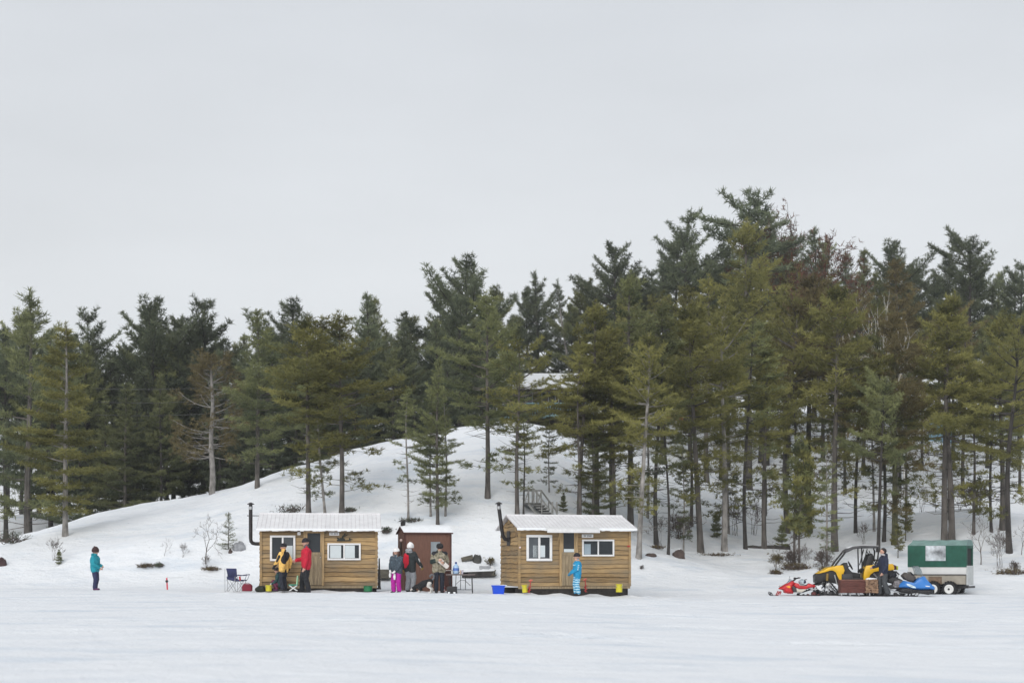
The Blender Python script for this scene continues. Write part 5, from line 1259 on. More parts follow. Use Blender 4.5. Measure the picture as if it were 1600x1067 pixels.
m.tube([(p[0], 0, p[1]), (q[0], 0, q[1])], .03, 6); m.tube([(r_[0], -.33, r_[1]), (q[0] + .03, -.16, q[1] + .03), (q[0], 0, q[1]), (q[0] + .03, .16, q[1] + .03), (r_[0], .33, r_[1])], .018, 6); m.ball((RS(815, 225)[0], -.1, RS(815, 225)[1]), (.05, .06, .03), 8); m.build('handlebar', BLACK, rs, smooth=True)
m = MB(); p = RS(425, 452); m.ball((p[0], 0, p[1]), (.06, .18, .035), 10); m.build('headlight', M('lamp_glass', (.6, .6, .58), .15), rs, smooth=True)
m = MB(); m.prism(RP([(560, 450), (660, 430), (690, 480), (650, 500), (590, 475)]), -.365, .365); m.build('hood_decal', M('orange_decal', (.75, .32, .02), .4, .4, 18), rs)
tk = ring_track(rs, RP([(870, 690), (905, 640), (1050, 592), (1235, 530), (1425, 530), (1510, 610), (1515, 690), (1480, 722), (920, 722)]), -.19, .19, step=.07)
for cx, cy, rr_ in ((930, 690, 30), (1060, 690, 26), (1180, 690, 30), (1330, 660, 60), (1460, 690, 30)): x, z = RS(cx, cy); wheel_disc(tk, x, z, rr_ / 17.78 / sm_, -.17, .17, 'idler_wheel', M('dark_red_wheel', (.12, .03, .03), .6, .3) if rr_ in (30, 60) else DGREY)
m = MB(); m.prism(RP([(1235, 516), (1425, 516), (1420, 540), (1240, 545)]), -.21, .21); m.build('tunnel', STEEL, rs)
m = MB(); m.prism(RP([(1380, 440), (1440, 425), (1530, 500), (1535, 540), (1490, 560), (1430, 520)]), -.2, .2); m.build('snow_flap', M('pale_flap', (.7, .72, .74), .7, .1), rs)
for yy in (-.42, .42):
    m = MB(); m.tube([(RS(x, z)[0], yy, RS(x, z)[1]) for x, z in ((200, 690), (160, 625), (125, 615), (112, 645), (150, 700), (215, 718), (280, 716), (360, 702))], .014, 6); m.build('ski', BLACK, rs, smooth=True)
    m = MB(); a, b, c_ = RS(378, 590), RS(330, 700), RS(440, 600); m.tube([(a[0], yy * .8, a[1]), (b[0], yy, b[1])], .02, 6); m.tube([(c_[0], yy * .5, c_[1]), (RS(390, 680)[0], yy, RS(390, 680)[1])], .016, 6); m.build('ski_strut', REDP, rs)
p = RS(1020, 375); hx = Matrix.Rotation(R(-7), 3, 'Z') @ Vector((p[0], 0, 0))
hel = thing('helmet', 'white and blue helmet resting on the seat of the red snowmobile', 'helmet', (WX(1201, YM) + hx.x, YM + hx.y, WZ(931, YM) + RS(0, 415)[1]), R(-7))
m = MB(); m.ball((0, 0, .1), (.125, .1, .1), 18)
m.build('shell', M('white_blue_shell', (.50, .60, .72), .3, .6, 7), hel, smooth=True)
m = MB(); m.ball((.055, 0, .1), (.085, .098, .06), 12); m.build('visor', M('navy_visor', (.02, .025, .07), .2), hel, smooth=True)
m = MB(); m.prism([(.05, .17), (.15, .2), (.16, .18), (.08, .145)], -.08, .08); m.build('peak', BLACK, hel, bevel=.006)
# ---- blue snowmobile, nose to the right
YN = 48.4; sn_ = F / YN
bs_ = thing('snowmobile', 'blue snowmobile with a clear windshield in front of the green trailer', 'snowmobile', (WX(1372, YN), YN, WZ(930.5, YN)), R(-9))
def BS(cx, cy): return ((cx / 14.55 + 1360 - 1372) / sn_, (930.5 - (cy / 14.55 + 870)) / sn_)
def BP(pts): return [BS(*p) for p in pts]
m = MB(); m.prism(BP([(605, 672), (640, 600), (722, 530), (850, 556), (940, 576), (1005, 505), (1090, 450), (1182, 428), (1232, 510), (1312, 600), (1402, 680), (1405, 732), (1100, 742), (940, 727), (800, 702), (650, 692)]), -.38, .38, tip=.66); m.build('hood', BLUE, bs_, bevel=.02)
m = MB(); m.prism(BP([(640, 690), (800, 704), (940, 729), (1100, 744), (1400, 736), (1392, 822), (1262, 852), (1100, 826), (1050, 800), (850, 832), (700, 802), (560, 760)]), -.33, .33, tip=.8); m.build('belly_pan', BLACK, bs_, bevel=.015)
m = MB(); m.prism(BP([(676, 420), (760, 345), (850, 362), (905, 400), (985, 440), (1003, 498), (940, 566), (850, 548), (740, 502)]), -.25, .25, tip=.8); m.build('dashboard', M('grey_brown_plastic', (.075, .065, .06), .6, .2), bs_, bevel=.015)
m = MB()
pr = BP([(845, 362), (800, 300), (805, 222), (890, 190), (1040, 198), (1085, 240), (1165, 425)])
A, B, C_, D = BS(860, 360), BS(815, 215), BS(1060, 205), BS(1165, 425)
cols = []
for i in range(9):
    u = -1 + 2 * i / 8; q = 1 - u * u * .55; xa = B[0] + (C_[0] - B[0]) * q; xb = A[0] + (D[0] - A[0]) * q
    za = B[1] + .03 * q; cols += [(xb, .33 * u, A[1] + (D[1] - A[1]) * q), ((xa + xb) / 2 + .02, .31 * u, (za + A[1]) / 2), (xa, .25 * u, za)]
vs = cols + [(x - .008, y, z) for x, y, z in cols]
n_ = len(cols); fs = [(i * 3 + j, i * 3 + j + 1, i * 3 + j + 4, i * 3 + j + 3) for i in range(8) for j in range(2)]
fs += [tuple(q + n_ for q in reversed(f)) for f in fs]
m.add(vs, fs); m.build('windshield', WING, bs_, smooth=True)
m = MB(); m.prism(BP([(340, 500), (470, 440), (600, 470), (712, 520), (650, 600), (520, 610), (380, 580)]), -.18, .18, tip=.8); m.build('seat', BLACK, bs_, bevel=.02)
m = MB(); m.prism(BP([(480, 640), (520, 540), (600, 520), (700, 530), (640, 605), (610, 680), (520, 690)]), -.26, .26); m.build('engine_side', M('mottled_grey_metal', (.16, .15, .16), .5, .7, 25), bs_, bevel=.01)
m = MB()
for yy in (-.16, .16): m.tube([(BS(x, z)[0], yy, BS(x, z)[1]) for x, z in ((400, 470), (450, 420), (500, 330), (560, 320), (630, 390), (600, 460), (480, 470))], .014, 6)
m.tube([(BS(630, 390)[0], -.16, BS(630, 390)[1]), (BS(630, 390)[0], .16, BS(630, 390)[1])], .014, 6); m.build('cargo_rack', BLACK, bs_, smooth=True)
t = thing('gear_bag', 'black bag strapped on the rack of the blue snowmobile behind the seat', 'bag', (WX(1372, YN) + BS(460, 0)[0], YN - .08, WZ(930.5, YN) + BS(0, 470)[1])); m = MB(); m.ball((0, 0, .1), (.2, .17, .13), 14)
for i, p in enumerate(m.v): m.v[i] = tuple(Vector(p) * (1 + .2 * noise.noise(Vector(p) * 9)))
m.build('cloth', M('black_nylon', (.018, .02, .028), .7, .4, 9), t, smooth=True); m = MB(); m.tube([(-.1, -.1, .2), (0, -.12, .26), (.1, -.1, .2)], .012, 5); m.build('strap', DGREY, t)
m = MB(); a, b, c_ = BS(960, 420), BS(900, 360), BS(880, 340); m.tube([(c_[0] - .04, -.36, c_[1]), (b[0], -.18, b[1]), (a[0], 0, a[1]), (b[0], .18, b[1]), (c_[0] - .04, .36, c_[1])], .016, 6); m.build('handlebar', BLACK, bs_, smooth=True)
for yy in (-.18, .18): m = MB(); p = BS(1110, 470); m.ball((p[0] + .01, yy, p[1]), (.09, .12, .045), 10); m.build('headlight', M('lamp_glass', (.6, .6, .58), .15), bs_, smooth=True)
m = MB(); m.prism(BP([(775, 600), (850, 610), (960, 660), (980, 700), (900, 690), (790, 640)]), -.386, .386); m.build('hood_decal', M('pale_blue_decal', (.5, .62, .72), .4, .5, 16), bs_)
m = MB(); m.prism(BP([(1185, 640), (1280, 650), (1280, 668), (1190, 660)]), -.385, .385); m.build('nose_decal', WHITE, bs_)
tk = ring_track(bs_, BP([(150, 830), (190, 760), (300, 700), (620, 690), (760, 760), (760, 850), (700, 878), (210, 878)]), -.2, .2, step=.07)
for cx, cy, rr_ in ((230, 820, 45), (400, 838, 42), (300, 790, 26), (560, 838, 36), (690, 810, 44)): x, z = BS(cx, cy); wheel_disc(tk, x, z, rr_ / 14.55 / sn_, -.18, .18, 'idler_wheel', STEEL if cx == 400 else DGREY)
m = MB(); m.prism(BP([(180, 690), (620, 600), (660, 690), (600, 720), (200, 740)]), -.22, .22); m.build('tunnel', BLACK, bs_, bevel=.01)
m = MB(); m.tube([(BS(340, 660)[0], -.24, BS(340, 660)[1]), (BS(440, 740)[0], -.26, BS(440, 740)[1]), (BS(620, 800)[0], -.26, BS(620, 800)[1]), (BS(820, 826)[0], -.26, BS(820, 826)[1])], .014, 6); m.build('foot_rail', STEEL, bs_)
for yy in (-.42, .42):
    m = MB(); m.tube([(BS(x, z)[0], yy, BS(x, z)[1]) for x, z in ((640, 850), (700, 882), (900, 884), (1010, 870), (1045, 820), (1010, 770), (960, 765))], .018, 6); m.build('ski', BLACK, bs_, smooth=True)
    m = MB(); a, b = BS(900, 740), BS(870, 870); m.tube([(a[0], yy * .75, a[1]), (b[0], yy, b[1])], .03, 6); m.build('ski_strut', BLACK, bs_)
# ---- covered trailer
YV = 51.6; sv = F / YV; L_, W_ = 2.02, 1.15
AN = R(-29)
# near front corner at px 1419.5
tr = thing('covered_trailer', 'grey box trailer with a green canvas top and fat tyres at the right', 'trailer', (WX(1419, YV), YV, WZ(930.5, YV)), AN)
def vz(cy): return (930.5 - (cy / 8.42 + 830)) / sv
LB = M('pale_grey_panel', (.60, .60, .59), .5, .06, 3); BE = M('beige_lower_panel', (.33, .30, .25), .7, .15, 4); GC = M('green_canvas', (.014, .085, .058), .75, .2, 5, bump=.3); GT = M('pale_green_canvas', (.17, .27, .25), .75, .2, 4, bump=.3)  # GT: paler, greyer green for the canvas top
m = MB(); m.b2(0, L_, 0, W_, vz(565), vz(462)); m.build('side_box', LB, tr, bevel=.015)
m = MB(); m.b2(.02, L_ - .02, .02, W_ - .02, vz(690), vz(565) - .003); m.build('lower_box', BE, tr, bevel=.01)
m = MB(); m.b2(.72, 1.18, -.004, .02, vz(690), vz(592)); m.build('rust_patch_panel', M('rusty_panel', (.16, .11, .075), .8, .5, 6), tr)
m = MB(); m.b2(0, L_ - .0, -.012, W_ + .012, vz(572), vz(560)); m.build('belt_trim', DGREY, tr)
ze, zp = vz(185), vz(112)
m = MB()
cv = [(-.02, vz(468)), (W_ + .02, vz(468)), (W_ + .02, ze), (0.0 - .02, ze)]
m.b2(-.015, L_ + .01, -.02, .0, vz(468), ze); m.b2(-.015, L_ + .01, W_, W_ + .02, vz(468), ze); m.b2(-.015, .0, .0, W_, vz(468), ze)
m.b2(L_ - .02, L_ + .012, .0, W_ * .16, vz(468), ze); m.b2(L_ - .02, L_ + .012, W_ * .86, W_, vz(468), ze); m.b2(L_ - .02, L_ + .012, W_ * .16, W_ * .86, vz(225), ze)
m.build('canvas_wall', GC, tr, bevel=.006)
m = MB(); q = []
for i in range(9):
    x = -.02 + (L_ + .04) * i / 8; ins = .14 if i == 0 else (.0 if i < 8 else .0)
    for j, (yy, zz) in enumerate(((-.03, ze - .012), (.12, ze + (zp - ze) * .6), (.3, zp), (W_ - .3, zp), (W_ - .12, ze + (zp - ze) * .6), (W_ + .03, ze - .012))): q.append((x + (.12 if i == 0 and 0 < j < 5 else 0), yy, zz - .018 * math.sin(i * 1.57) ** 2 * (1 if 0 < j < 5 else .3)))
m.add(q, [(i * 6 + j, i * 6 + j + 1, i * 6 + j + 7, i * 6 + j + 6) for i in range(8) for j in range(5)]); m.add([q[j] for j in range(6)], [tuple(range(6))]); m.add([q[48 + j] for j in range(6)], [tuple(range(6))]); m.build('canvas_top', GT, tr, smooth=True)
wx0, wx1 = .62, 1.32
m = MB(); m.b2(wx0, wx1, -.028, -.021, vz(385), vz(185) - .01); m.build('clear_window', M('vinyl_window_reflections', (.50, .53, .56), .2, .75, 3.0), tr)  # mottled colour stands in for dark branch reflections on the vinyl
m = MB(); m.b2(L_ - .03, L_ - .022, W_ * .16, W_ * .86, vz(468), vz(225)); m.build('rear_opening', M('interior_shade', (.012, .016, .015), .9), tr)  # black sheet across the opening stands for the shade inside
m = MB(); m.b2(L_ + .002, L_ + .03, .04, W_ - .04, vz(700), vz(448))
for i in range(6): yy = .1 + (W_ - .2) * i / 5; m.tube([(L_ + .032, yy, vz(695)), (L_ + .032, yy, vz(452))], .014, 6)
m.build('tailgate', M('pale_ribbed_steel', (.50, .52, .52), .45, .1), tr, smooth=False)
m = MB(); m.b2(L_ - .1, L_ + .06, .1, .16, vz(735), vz(715)); m.b2(L_ - .1, L_ + .06, W_ - .16, W_ - .1, vz(735), vz(715)); m.b2(L_ + .04, L_ + .08, .0, W_, vz(740), vz(712)); m.build('rear_step', BLACK, tr)
m = MB(); m.b2(.1, L_ - .1, .2, W_ - .2, vz(745), vz(692)); m.b2(-.5, .1, W_ / 2 - .04, W_ / 2 + .04, vz(745), vz(715)); m.build('chassis', BLACK, tr)
wr_ = 94 / 8.42 / sv
for wx in (.90, 1.46):
    for y0, y1 in ((-.13, .11), (W_ - .11, W_ + .13)): tyre_wheel(tr, wx, wr_, wr_, y0, y1)
# ------------------------------------------------------------------ people
SKIN = M('skin', (.56, .33, .245), .6, .08, 9)
def cap_dist(P, a, b, ra, rb):
    ab = b - a; t = np.clip(((P - a) @ ab) / max(1e-9, ab @ ab), 0, 1)
    return np.linalg.norm(P - (a + t[:, None] * ab), axis=1) - (ra + (rb - ra) * t)
def ik(a, c, l1, l2, pole):
    d = c - a; L = d.length
    if L > (l1 + l2) * .995: c = a + d.normalized() * (l1 + l2) * .995; d = c - a; L = d.length
    x = (l1 * l1 - l2 * l2 + L * L) / (2 * L); h = math.sqrt(max(0, l1 * l1 - x * x)); u = d.normalized()
    p = pole - u * pole.dot(u); p = p.normalized() if p.length > 1e-6 else Vector((0, 0, 1))
    return a + u * x + p * h, c
def hand(caps, wrist, dirv, palm_n, k, mat, curl=.5, side=1, mitten=False):
    """palm, four unequal bent fingers and a thumb from the side of the palm"""
    f = dirv.normalized(); n = (palm_n - f * palm_n.dot(f)).normalized(); s = f.cross(n) * side
    if mitten:
        caps.append((wrist, wrist + f * .085 * k, .040 * k, .043 * k, mat)); caps.append((wrist + f * .085 * k, wrist + f * .13 * k + n * .03 * k, .042 * k, .032 * k, mat))
        caps.append((wrist + f * .04 * k + s * .035 * k, wrist + f * .095 * k + s * .06 * k + n * .02 * k, .02 * k, .016 * k, mat)); return
    for q in (-.026, -.009, .009, .026): caps.append((wrist + s * q * .5 * k, wrist + (f * .085 + s * q) * k, .016 * k, .013 * k, mat))
    for q, L in ((-.028, .062), (-.0095, .075), (.0095, .08), (.028, .07)):
        a = wrist + (f * .088 + s * q) * k; b = a + (f * math.cos(curl * .6) + n * math.sin(curl * .6)) * L * .5 * k; c = b + (f * math.cos(curl * 1.7) + n * math.sin(curl * 1.7)) * L * .5 * k
        caps.append((a, b, .0095 * k, .009 * k, mat)); caps.append((b, c, .009 * k, .0078 * k, mat))
    a = wrist + (f * .03 + s * .03) * k; b = a + (f * .035 + s * .03 + n * .012) * k; c = b + (f * .032 + s * .006 + n * .016) * k
    caps.append((a, b, .0125 * k, .011 * k, mat)); caps.append((b, c, .011 * k, .009 * k, mat))

def person(label, px, pyb, Y, H, yaw, mats, hands, mitt=(False, False), bulk=1.0, head_yaw=0, head_pitch=0, lean=0.0, legw=1.0, hem=.46, hat=None, hair=None, paint=(), feet=None, kid=0.0, hood=False, crouch=None, curl=.5, scarf=None, sl=0.0):
    """forward +x, left +y.  mats: jacket, trousers, boots, hand, skin.  hands: right, left targets as fractions of H"""
    x = WX(px, Y); zz = WZ(pyb, Y)
    root = thing('person', label, 'person', (x, Y, zz), R(yaw))
    J, T, B, HM, SK = 0, 1, 2, 3, 4
    V = lambda a, b, c: Vector((a * H, b * H, c * H))
    hipz = .515 - kid * .03; shz = .805 - kid * .02; hz = .925 - kid * .01; hr = .062 + kid * .010
    if crouch: hipz = crouch; 
    dz = hipz - (.515 - kid * .03)
    ln = Vector((lean, 0, 0))
    hip = V(-lean * .3, 0, hipz); sh = V(lean, 0, shz + dz - abs(lean) * .15); neck = V(lean * 1.2, 0, shz + .055 + dz - abs(lean) * .2); head = V(lean * 1.5 + .012, 0, hz + dz - abs(lean) * .35)
    c = []; bw = bulk
    hw, sw = .05, .105 * (1 + .05 * bw)
    c.append((V(hip.x / H, -hw, hipz), V(hip.x / H, hw, hipz), .074 * H * (bw if hem < .47 else 1), .074 * H * (bw if hem < .47 else 1), J if hem < hipz else T))
    mid = (hip + sh) / 2
    for yy in (-.045, .045):
        c.append((V(hip.x / H, yy, hipz + .01), V(sh.x / H, yy * 1.25, shz + dz - .06), .078 * H * bw, .083 * H * bw, J))
    c.append((sh + V(0, -sw + .03, -.03), sh + V(0, sw - .03, -.03), .058 * H * bw, .058 * H * bw, J))
    c.append((sh + V(0, 0, .0), neck, .05 * H, .040 * H, J if hood or scarf else J))
    c.append((neck, head + V(0, 0, -.04), .034 * H, .034 * H, SK))
    # hem of the jacket
    if hem < hipz:
        hz_ = hem
        for yy in (-.055, .055): c.append((V(hip.x / H, yy, hipz), V(hip.x / H, yy * 1.1, hz_ + .05), .072 * H * bw, .07 * H * bw, J))
    ft = feet or ((.02, -.06), (-.01, .06))
    shoulders = (sh + V(0, -sw, -.015), sh + V(0, sw, -.015))
    for i, s in enumerate((-1, 1)):
        hj = V(hip.x / H, s * hw, hipz - .01); an = V(ft[i][0], ft[i][1], .045)
        ll = .245 * H if crouch else (hj - an).length * .505
        kn, an = ik(hj, an, ll, ll, Vector((1, s * .15, 0)))
        c.append((hj, kn, .063 * H * legw, .048 * H * legw, T)); c.append((kn, an + V(-.003, 0, .02), .047 * H * legw, .043 * H * legw, T))
        c.append((an + V(0, 0, -.0), an + V(-.015, 0, -.02), .036 * H, .03 * H, B)); c.append((an + V(-.02, 0, -.022), an + V(.075, s * .012, -.024), .027 * H, .024 * H, B))
        S = shoulders[i]; hx = hands[i]; W_ = V(*hx[:3])
        el, W_ = ik(S, W_, .165 * H, .15 * H, Vector((-.6, s * .6, -.7)))
        c.append((S, el, .047 * H * bw, .040 * H * bw, J)); c.append((el, W_, .040 * H * bw, .031 * H * bw, J))
        d = (W_ - el).normalized()
        if len(hx) > 3: d = Vector(hx[3]).normalized()
        k = H / 1.72
        hand(c, W_ + d * .012 * H, d, Vector((0, -s, -.15)) if abs(d.z) < .6 else Vector((.3, -s, 0)), k, HM, curl, s, mitt[i])
    # head, in its own frame
    M_ = Matrix.Rotation(R(head_yaw), 3, 'Z') @ Matrix.Rotation(R(head_pitch), 3, 'Y')
    hd = lambda a, b, cc: head + M_ @ Vector((a * hr * H, b * hr * H, cc * hr * H))
    q = hr * H
    c.append((hd(-.18, 0, .25), hd(.08, 0, .22), q * .92, q * .88, SK)); c.append((hd(.1, 0, .1), hd(.28, 0, -.62), q * .72, q * .42, SK))
    c.append((hd(.82, 0, .02), hd(1.03, 0, -.25), q * .12, q * .17, SK)); c.append((hd(.68, -.14, -.55), hd(.68, .14, -.55), q * .13, q * .13, SK))
    for s in (-1, 1): c.append((hd(-.08, .86 * s, .1), hd(-.05, .9 * s, -.15), q * .2, q * .14, SK)); c.append((hd(.72, .2 * s, .2), hd(.66, .48 * s, .2), q * .14, q * .12, SK))
    if hood: c.append((neck + M_ @ V(-.042, -.045, .0), neck + M_ @ V(-.042, .045, .0), .038 * H, .038 * H, J)); c.append((neck + M_ @ V(-.05, 0, -.01), neck + M_ @ V(-.065, 0, -.06), .042 * H, .03 * H, J)); c.append((neck + V(-.02, 0, .0), neck + V(.015, 0, .0), .05 * H, .045 * H, J))
    else: c.append((neck + V(0, -.012, -.005), neck + V(0, .012, -.005), .047 * H, .047 * H, J))
    mb = MB()
    for a, b, ra, rb, mi in c:
        L = (b - a).length; pts, rs = [], []; u = (b - a).normalized() if L > 1e-6 else Vector((0, 0, 1))
        for th in (-80, -50, -25, 0): t_ = R(th); pts.append(a + u * ra * math.sin(t_)); rs.append(ra * math.cos(t_))
        for th in (0, 25, 50, 80): t_ = R(th); pts.append(b + u * rb * math.sin(t_)); rs.append(rb * math.cos(t_))
        mb.tube(pts, rs, 12)
    o = mb.build('tmp_body', SKIN, None)
    md = o.modifiers.new('r', 'REMESH'); md.mode = 'VOXEL'; md.voxel_size = .0075 * H / 1.6 + .0005; md.use_smooth_shade = True
    sm = o.modifiers.new('s', 'SMOOTH'); sm.iterations = 2; sm.factor = .5
    bpy.context.view_layer.update()
    me = bpy.data.meshes.new_from_object(o.evaluated_get(bpy.context.evaluated_depsgraph_get()))
    bpy.data.objects.remove(o)
    n = len(me.polygons); P = np.empty(n * 3, dtype=np.float32); me.polygons.foreach_get('center', P); P = P.reshape(-1, 3)
    best = np.full(n, 9e9); idx = np.zeros(n, dtype=np.int32)
    for a, b, ra, rb, mi in c:
        d = cap_dist(P, np.array(a), np.array(b), ra, rb); k = d < best; best[k] = d[k]; idx[k] = mi
    # folds of cloth
    nv = len(me.vertices); Q = np.empty(nv * 3, dtype=np.float32); me.vertices.foreach_get('co', Q); Q = Q.reshape(-1, 3); N_ = np.empty(nv * 3, dtype=np.float32); me.vertices.foreach_get('normal', N_); N_ = N_.reshape(-1, 3)
    hcut = (neck.z - .02 * H)
    for i in range(0, nv):
        z_ = Q[i, 2]
        if .06 * H < z_ < hcut: 
            w_ = noise.noise((Q[i, 0] * 9, Q[i, 1] * 9, z_ * 17 + px)); Q[i] += N_[i] * (.009 * w_)
    me.vertices.foreach_set('co', Q.ravel())
    me.materials.clear()
    for m in mats: me.materials.append(m)
    for p0, p1, r0, only, mat in paint:         # coloured panels of the clothing
        if mat.name not in [m.name for m in me.materials]: me.materials.append(mat)
        mi = [m.name for m in me.materials].index(mat.name)
        d = cap_dist(P, np.array(V(*p0)), np.array(V(*p1)), r0 * H, r0 * H); k = (d < 0) & np.isin(idx, only); idx[k] = mi
    me.polygons.foreach_set('material_index', idx); me.shade_smooth(); me.name = 'body'
    b = bpy.data.objects.new('body', me); COL.objects.link(b); b.parent = root
    # eyes
    ey = MB()
    for s in (-1, 1): ey.ball(hd(.80, .33 * s, .06), q * .1, 8)
    ey.build('eyes', M('dark_eyes', (.02, .015, .012), .2), root, smooth=True)
    if hat:
        kind, mat = hat; h = MB(); prof = [(1.0, .12), (1.06, .2), (1.06, .42), (1.0, .6), (.86, .95), (.6, 1.2), (.25, 1.34), (.02, 1.36)]
        if kind == 'tall': prof = [(1.0, -.25), (1.1, .1), (1.08, .5), (.95, .9), (.7, 1.25), (.35, 1.5), (.02, 1.58)]
        if kind == 'cap': prof = [(1.0, .18), (1.05, .2), (1.05, .5), (1.0, .8), (.9, .98), (.5, 1.1), (.02, 1.12)]
        h.lathe([(r * q * 1.1, (z * 1.08 + .02) * q) for r, z in prof], n=18)
        if kind in ('pom',): h.ball((0, 0, 1.5 * q), .26 * q, 10)
        if kind == 'tall': h.tube([(-.2 * q, 0, 1.45 * q), (-.35 * q, 0, 1.75 * q), (-.6 * q, 0, 1.7 * q)], [.22 * q, .16 * q, .05 * q], 8)
        h.v = [head + M_ @ (Vector(p) + Vector((-.05 * q, 0, 0))) for p in h.v]
        h.build('hat', mat, root, smooth=True)
        if kind == 'flaps':
            pass
    if hair:
        mat, length = hair; h = MB()
        if length == 0:
            h.ball((0, 0, 0), q, 16); vs = []
            for p in h.v:
                p = Vector(p) / q; fr = p.x > .35 and p.z < .55
                k = .9 if fr else 1.12 + .05 * noise.noise(p * 5)
                vs.append(head + M_ @ (Vector((p.x * k - .12, p.y * k, max(p.z * k + .3, -.5 if p.x < .1 else .45)) ) * q))
            h.v = vs
        else:
            for s in (-1, 1): h.tube([hd(-.1, .8 * s, .5), hd(.15, .98 * s, -.3), hd(.45, .85 * s, -1.2), hd(.4, .8 * s, -length)], [.3 * q, .32 * q, .28 * q, .08 * q], 8)
            h.tube([hd(-.7, 0, .6), hd(-1.0, 0, -.2), hd(-1.0, 0, -length)], [.6 * q, .62 * q, .25 * q], 10)
        h.build('hair', mat, root, smooth=True)
    if scarf:
        s_ = MB(); s_.tube([neck + V(.045 * math.cos(a), .045 * math.sin(a), -.002 + .012 * math.cos(a)) for a in [2 * math.pi * i / 14 for i in range(14)]], .021 * H, 8, closed=True); s_.build('scarf', scarf, root, smooth=True)
    return root, head, M_, q
def C(nm, col, r=.75): return M(nm, col, r, .18, 10, bump=.25)
NAVYC = C('navy_cloth', (.025, .03, .085)); BLK = C('black_cloth', (.016, .017, .022)); BOOT = C('dark_boots', (.02, .018, .02)); GLOVEB = C('black_gloves', (.02, .02, .024))
down = lambda s: (.02, s * .155, .50)
# 1 child in turquoise, looking to the right at the tip-up
TQ = C('turquoise_jacket', (.012, .27, .34))
p1 = person('child in a turquoise hooded jacket and navy trousers standing alone at far left', 148.5, 921.5, 48.6, 1.42, -8, [TQ, NAVYC, C('purple_boots', (.10, .03, .09)), SKIN, SKIN],
    [(.135, -.09, .535), (.14, .06, .57)], bulk=1.16, hat=('tall', C('dark_brown_hat', (.045, .02, .02))), kid=1, hood=True, hem=.43, legw=1.08)
# 2 yellow and black jacket, turned away to the left
YJ = C('yellow_jacket', (.80, .50, .14))
p2 = person('person in a yellow and black jacket with a black hat at the left hut window', 443.5, 922.8, 46.55, 1.52, 152, [YJ, C('dark_navy_trousers', (.018, .022, .035)), BOOT, GLOVEB, SKIN],
    [(-.02, -.17, .50), (.17, .10, .53)], mitt=(False, True), bulk=1.02, hat=('plain', C('black_knit_hat', (.014, .013, .018))), hem=.40, legw=1.1, head_yaw=10,
    paint=[((-.08, -.04, .80), (-.10, .08, .66), .095, (0,), BLK), ((0, .19, .72), (.06, .2, .62), .055, (0,), BLK), ((-.02, 0, .60), (-.02, -.02, .36), .035, (0,), BLK), ((-.12, 0, .60), (-.12, 0, .36), .035, (0,), BLK), ((0, -.19, .60), (0, -.19, .57), .05, (0,), BLK), ((.13, .10, .53), (.16, .1, .52), .045, (0,), BLK)])
# 3 tall in red
RJ = C('red_jacket', (.50, .010, .035))
p3 = person('tall person in a bright red jacket and black trousers beside the left hut door', 478.5, 926.3, 46.1, 1.74, 196, [RJ, BLK, BOOT, SKIN, SKIN],
    [(.175, -.06, .60), (.06, .17, .48)], bulk=1.1, hat=('plain', C('black_knit_hat', (0, 0, 0))), hem=.43, legw=1.12, head_pitch=6,
    paint=[((.08, .0, .86), (-.06, .0, .86), .055, (0,), C('grey_collar', (.10, .09, .10))), ((.00, .245, .70), (.07, .225, .52), .022, (0,), BLK), ((.02, .245, .70), (.09, .225, .53), .012, (0,), C('white_piping', (.7, .7, .7)))], feet=((.07, -.05), (-.03, .07)))
# 4 child crouching behind the one in yellow
p4 = person('small child crouching in dark teal clothes behind the person in yellow', 437.5, 922.4, 46.85, 1.12, 190, [C('dark_teal_jacket', (.02, .06, .065)), C('plum_trousers', (.15, .03, .07)), C('purple_boots', (0, 0, 0)), C('pale_gloves', (.6, .58, .56)), SKIN],
    [(.2, -.08, .22), (.22, .06, .2)], mitt=(True, True), bulk=1.15, crouch=.16, lean=.05, hat=('plain', C('charcoal_hat', (.02, .018, .022))), kid=1, hem=.6, feet=((.12, -.09), (.10, .10)))
# 5 girl in pink trousers
PK = C('magenta_trousers', (.42, .012, .30))
PL = bpy.data.materials.new('dark_plaid_jacket'); n, l = nodes(PL); b = n['Principled BSDF']; b.inputs['Roughness'].default_value = .8
tc = n.new('ShaderNodeTexCoord'); bk = n.new('ShaderNodeTexVoronoi'); bk.inputs['Scale'].default_value = 26; bk.feature = 'DISTANCE_TO_EDGE'; l.new(tc.outputs['Object'], bk.inputs['Vector'])
cr = n.new('ShaderNodeValToRGB'); e = cr.color_ramp.elements; e[0].position = .02; e[0].color = (.12, .18, .22, 1); e[1].position = .09; e[1].color = (.02, .026, .04, 1); l.new(bk.outputs['Distance'], cr.inputs['Fac']); l.new(cr.outputs['Color'], b.inputs['Base Color'])
p5, h5, M5, q5 = person('girl in magenta trousers and a dark patterned jacket with white mittens and hat', 619.5, 926.2, 46.0, 1.43, 245, [PL, PK, BOOT, C('white_mittens', (.72, .71, .72)), SKIN],
    [(.12, -.09, .52), (.13, .05, .51)], mitt=(True, True), bulk=1.14, hat=('plain', C('white_knit_hat', (.76, .75, .75))), hair=(C('long_brown_hair', (.09, .04, .028)), 2.6), kid=.6, hem=.42, legw=1.22, head_yaw=-8, head_pitch=8)
m = MB()
for s in (-1, 1):
    m.tube([h5 + M5 @ Vector((.35 * q5, s * .8 * q5, -.3 * q5)), h5 + M5 @ Vector((.85 * q5, s * .5 * q5, -2.2 * q5))], .006, 5); pp = h5 + M5 @ Vector((.95 * q5, s * .5 * q5, -2.4 * q5)); m.ball(pp, .034, 10)
m.build('hat_tassels', C('white_knit_hat', (0, 0, 0)), p5, smooth=True)
m = MB()
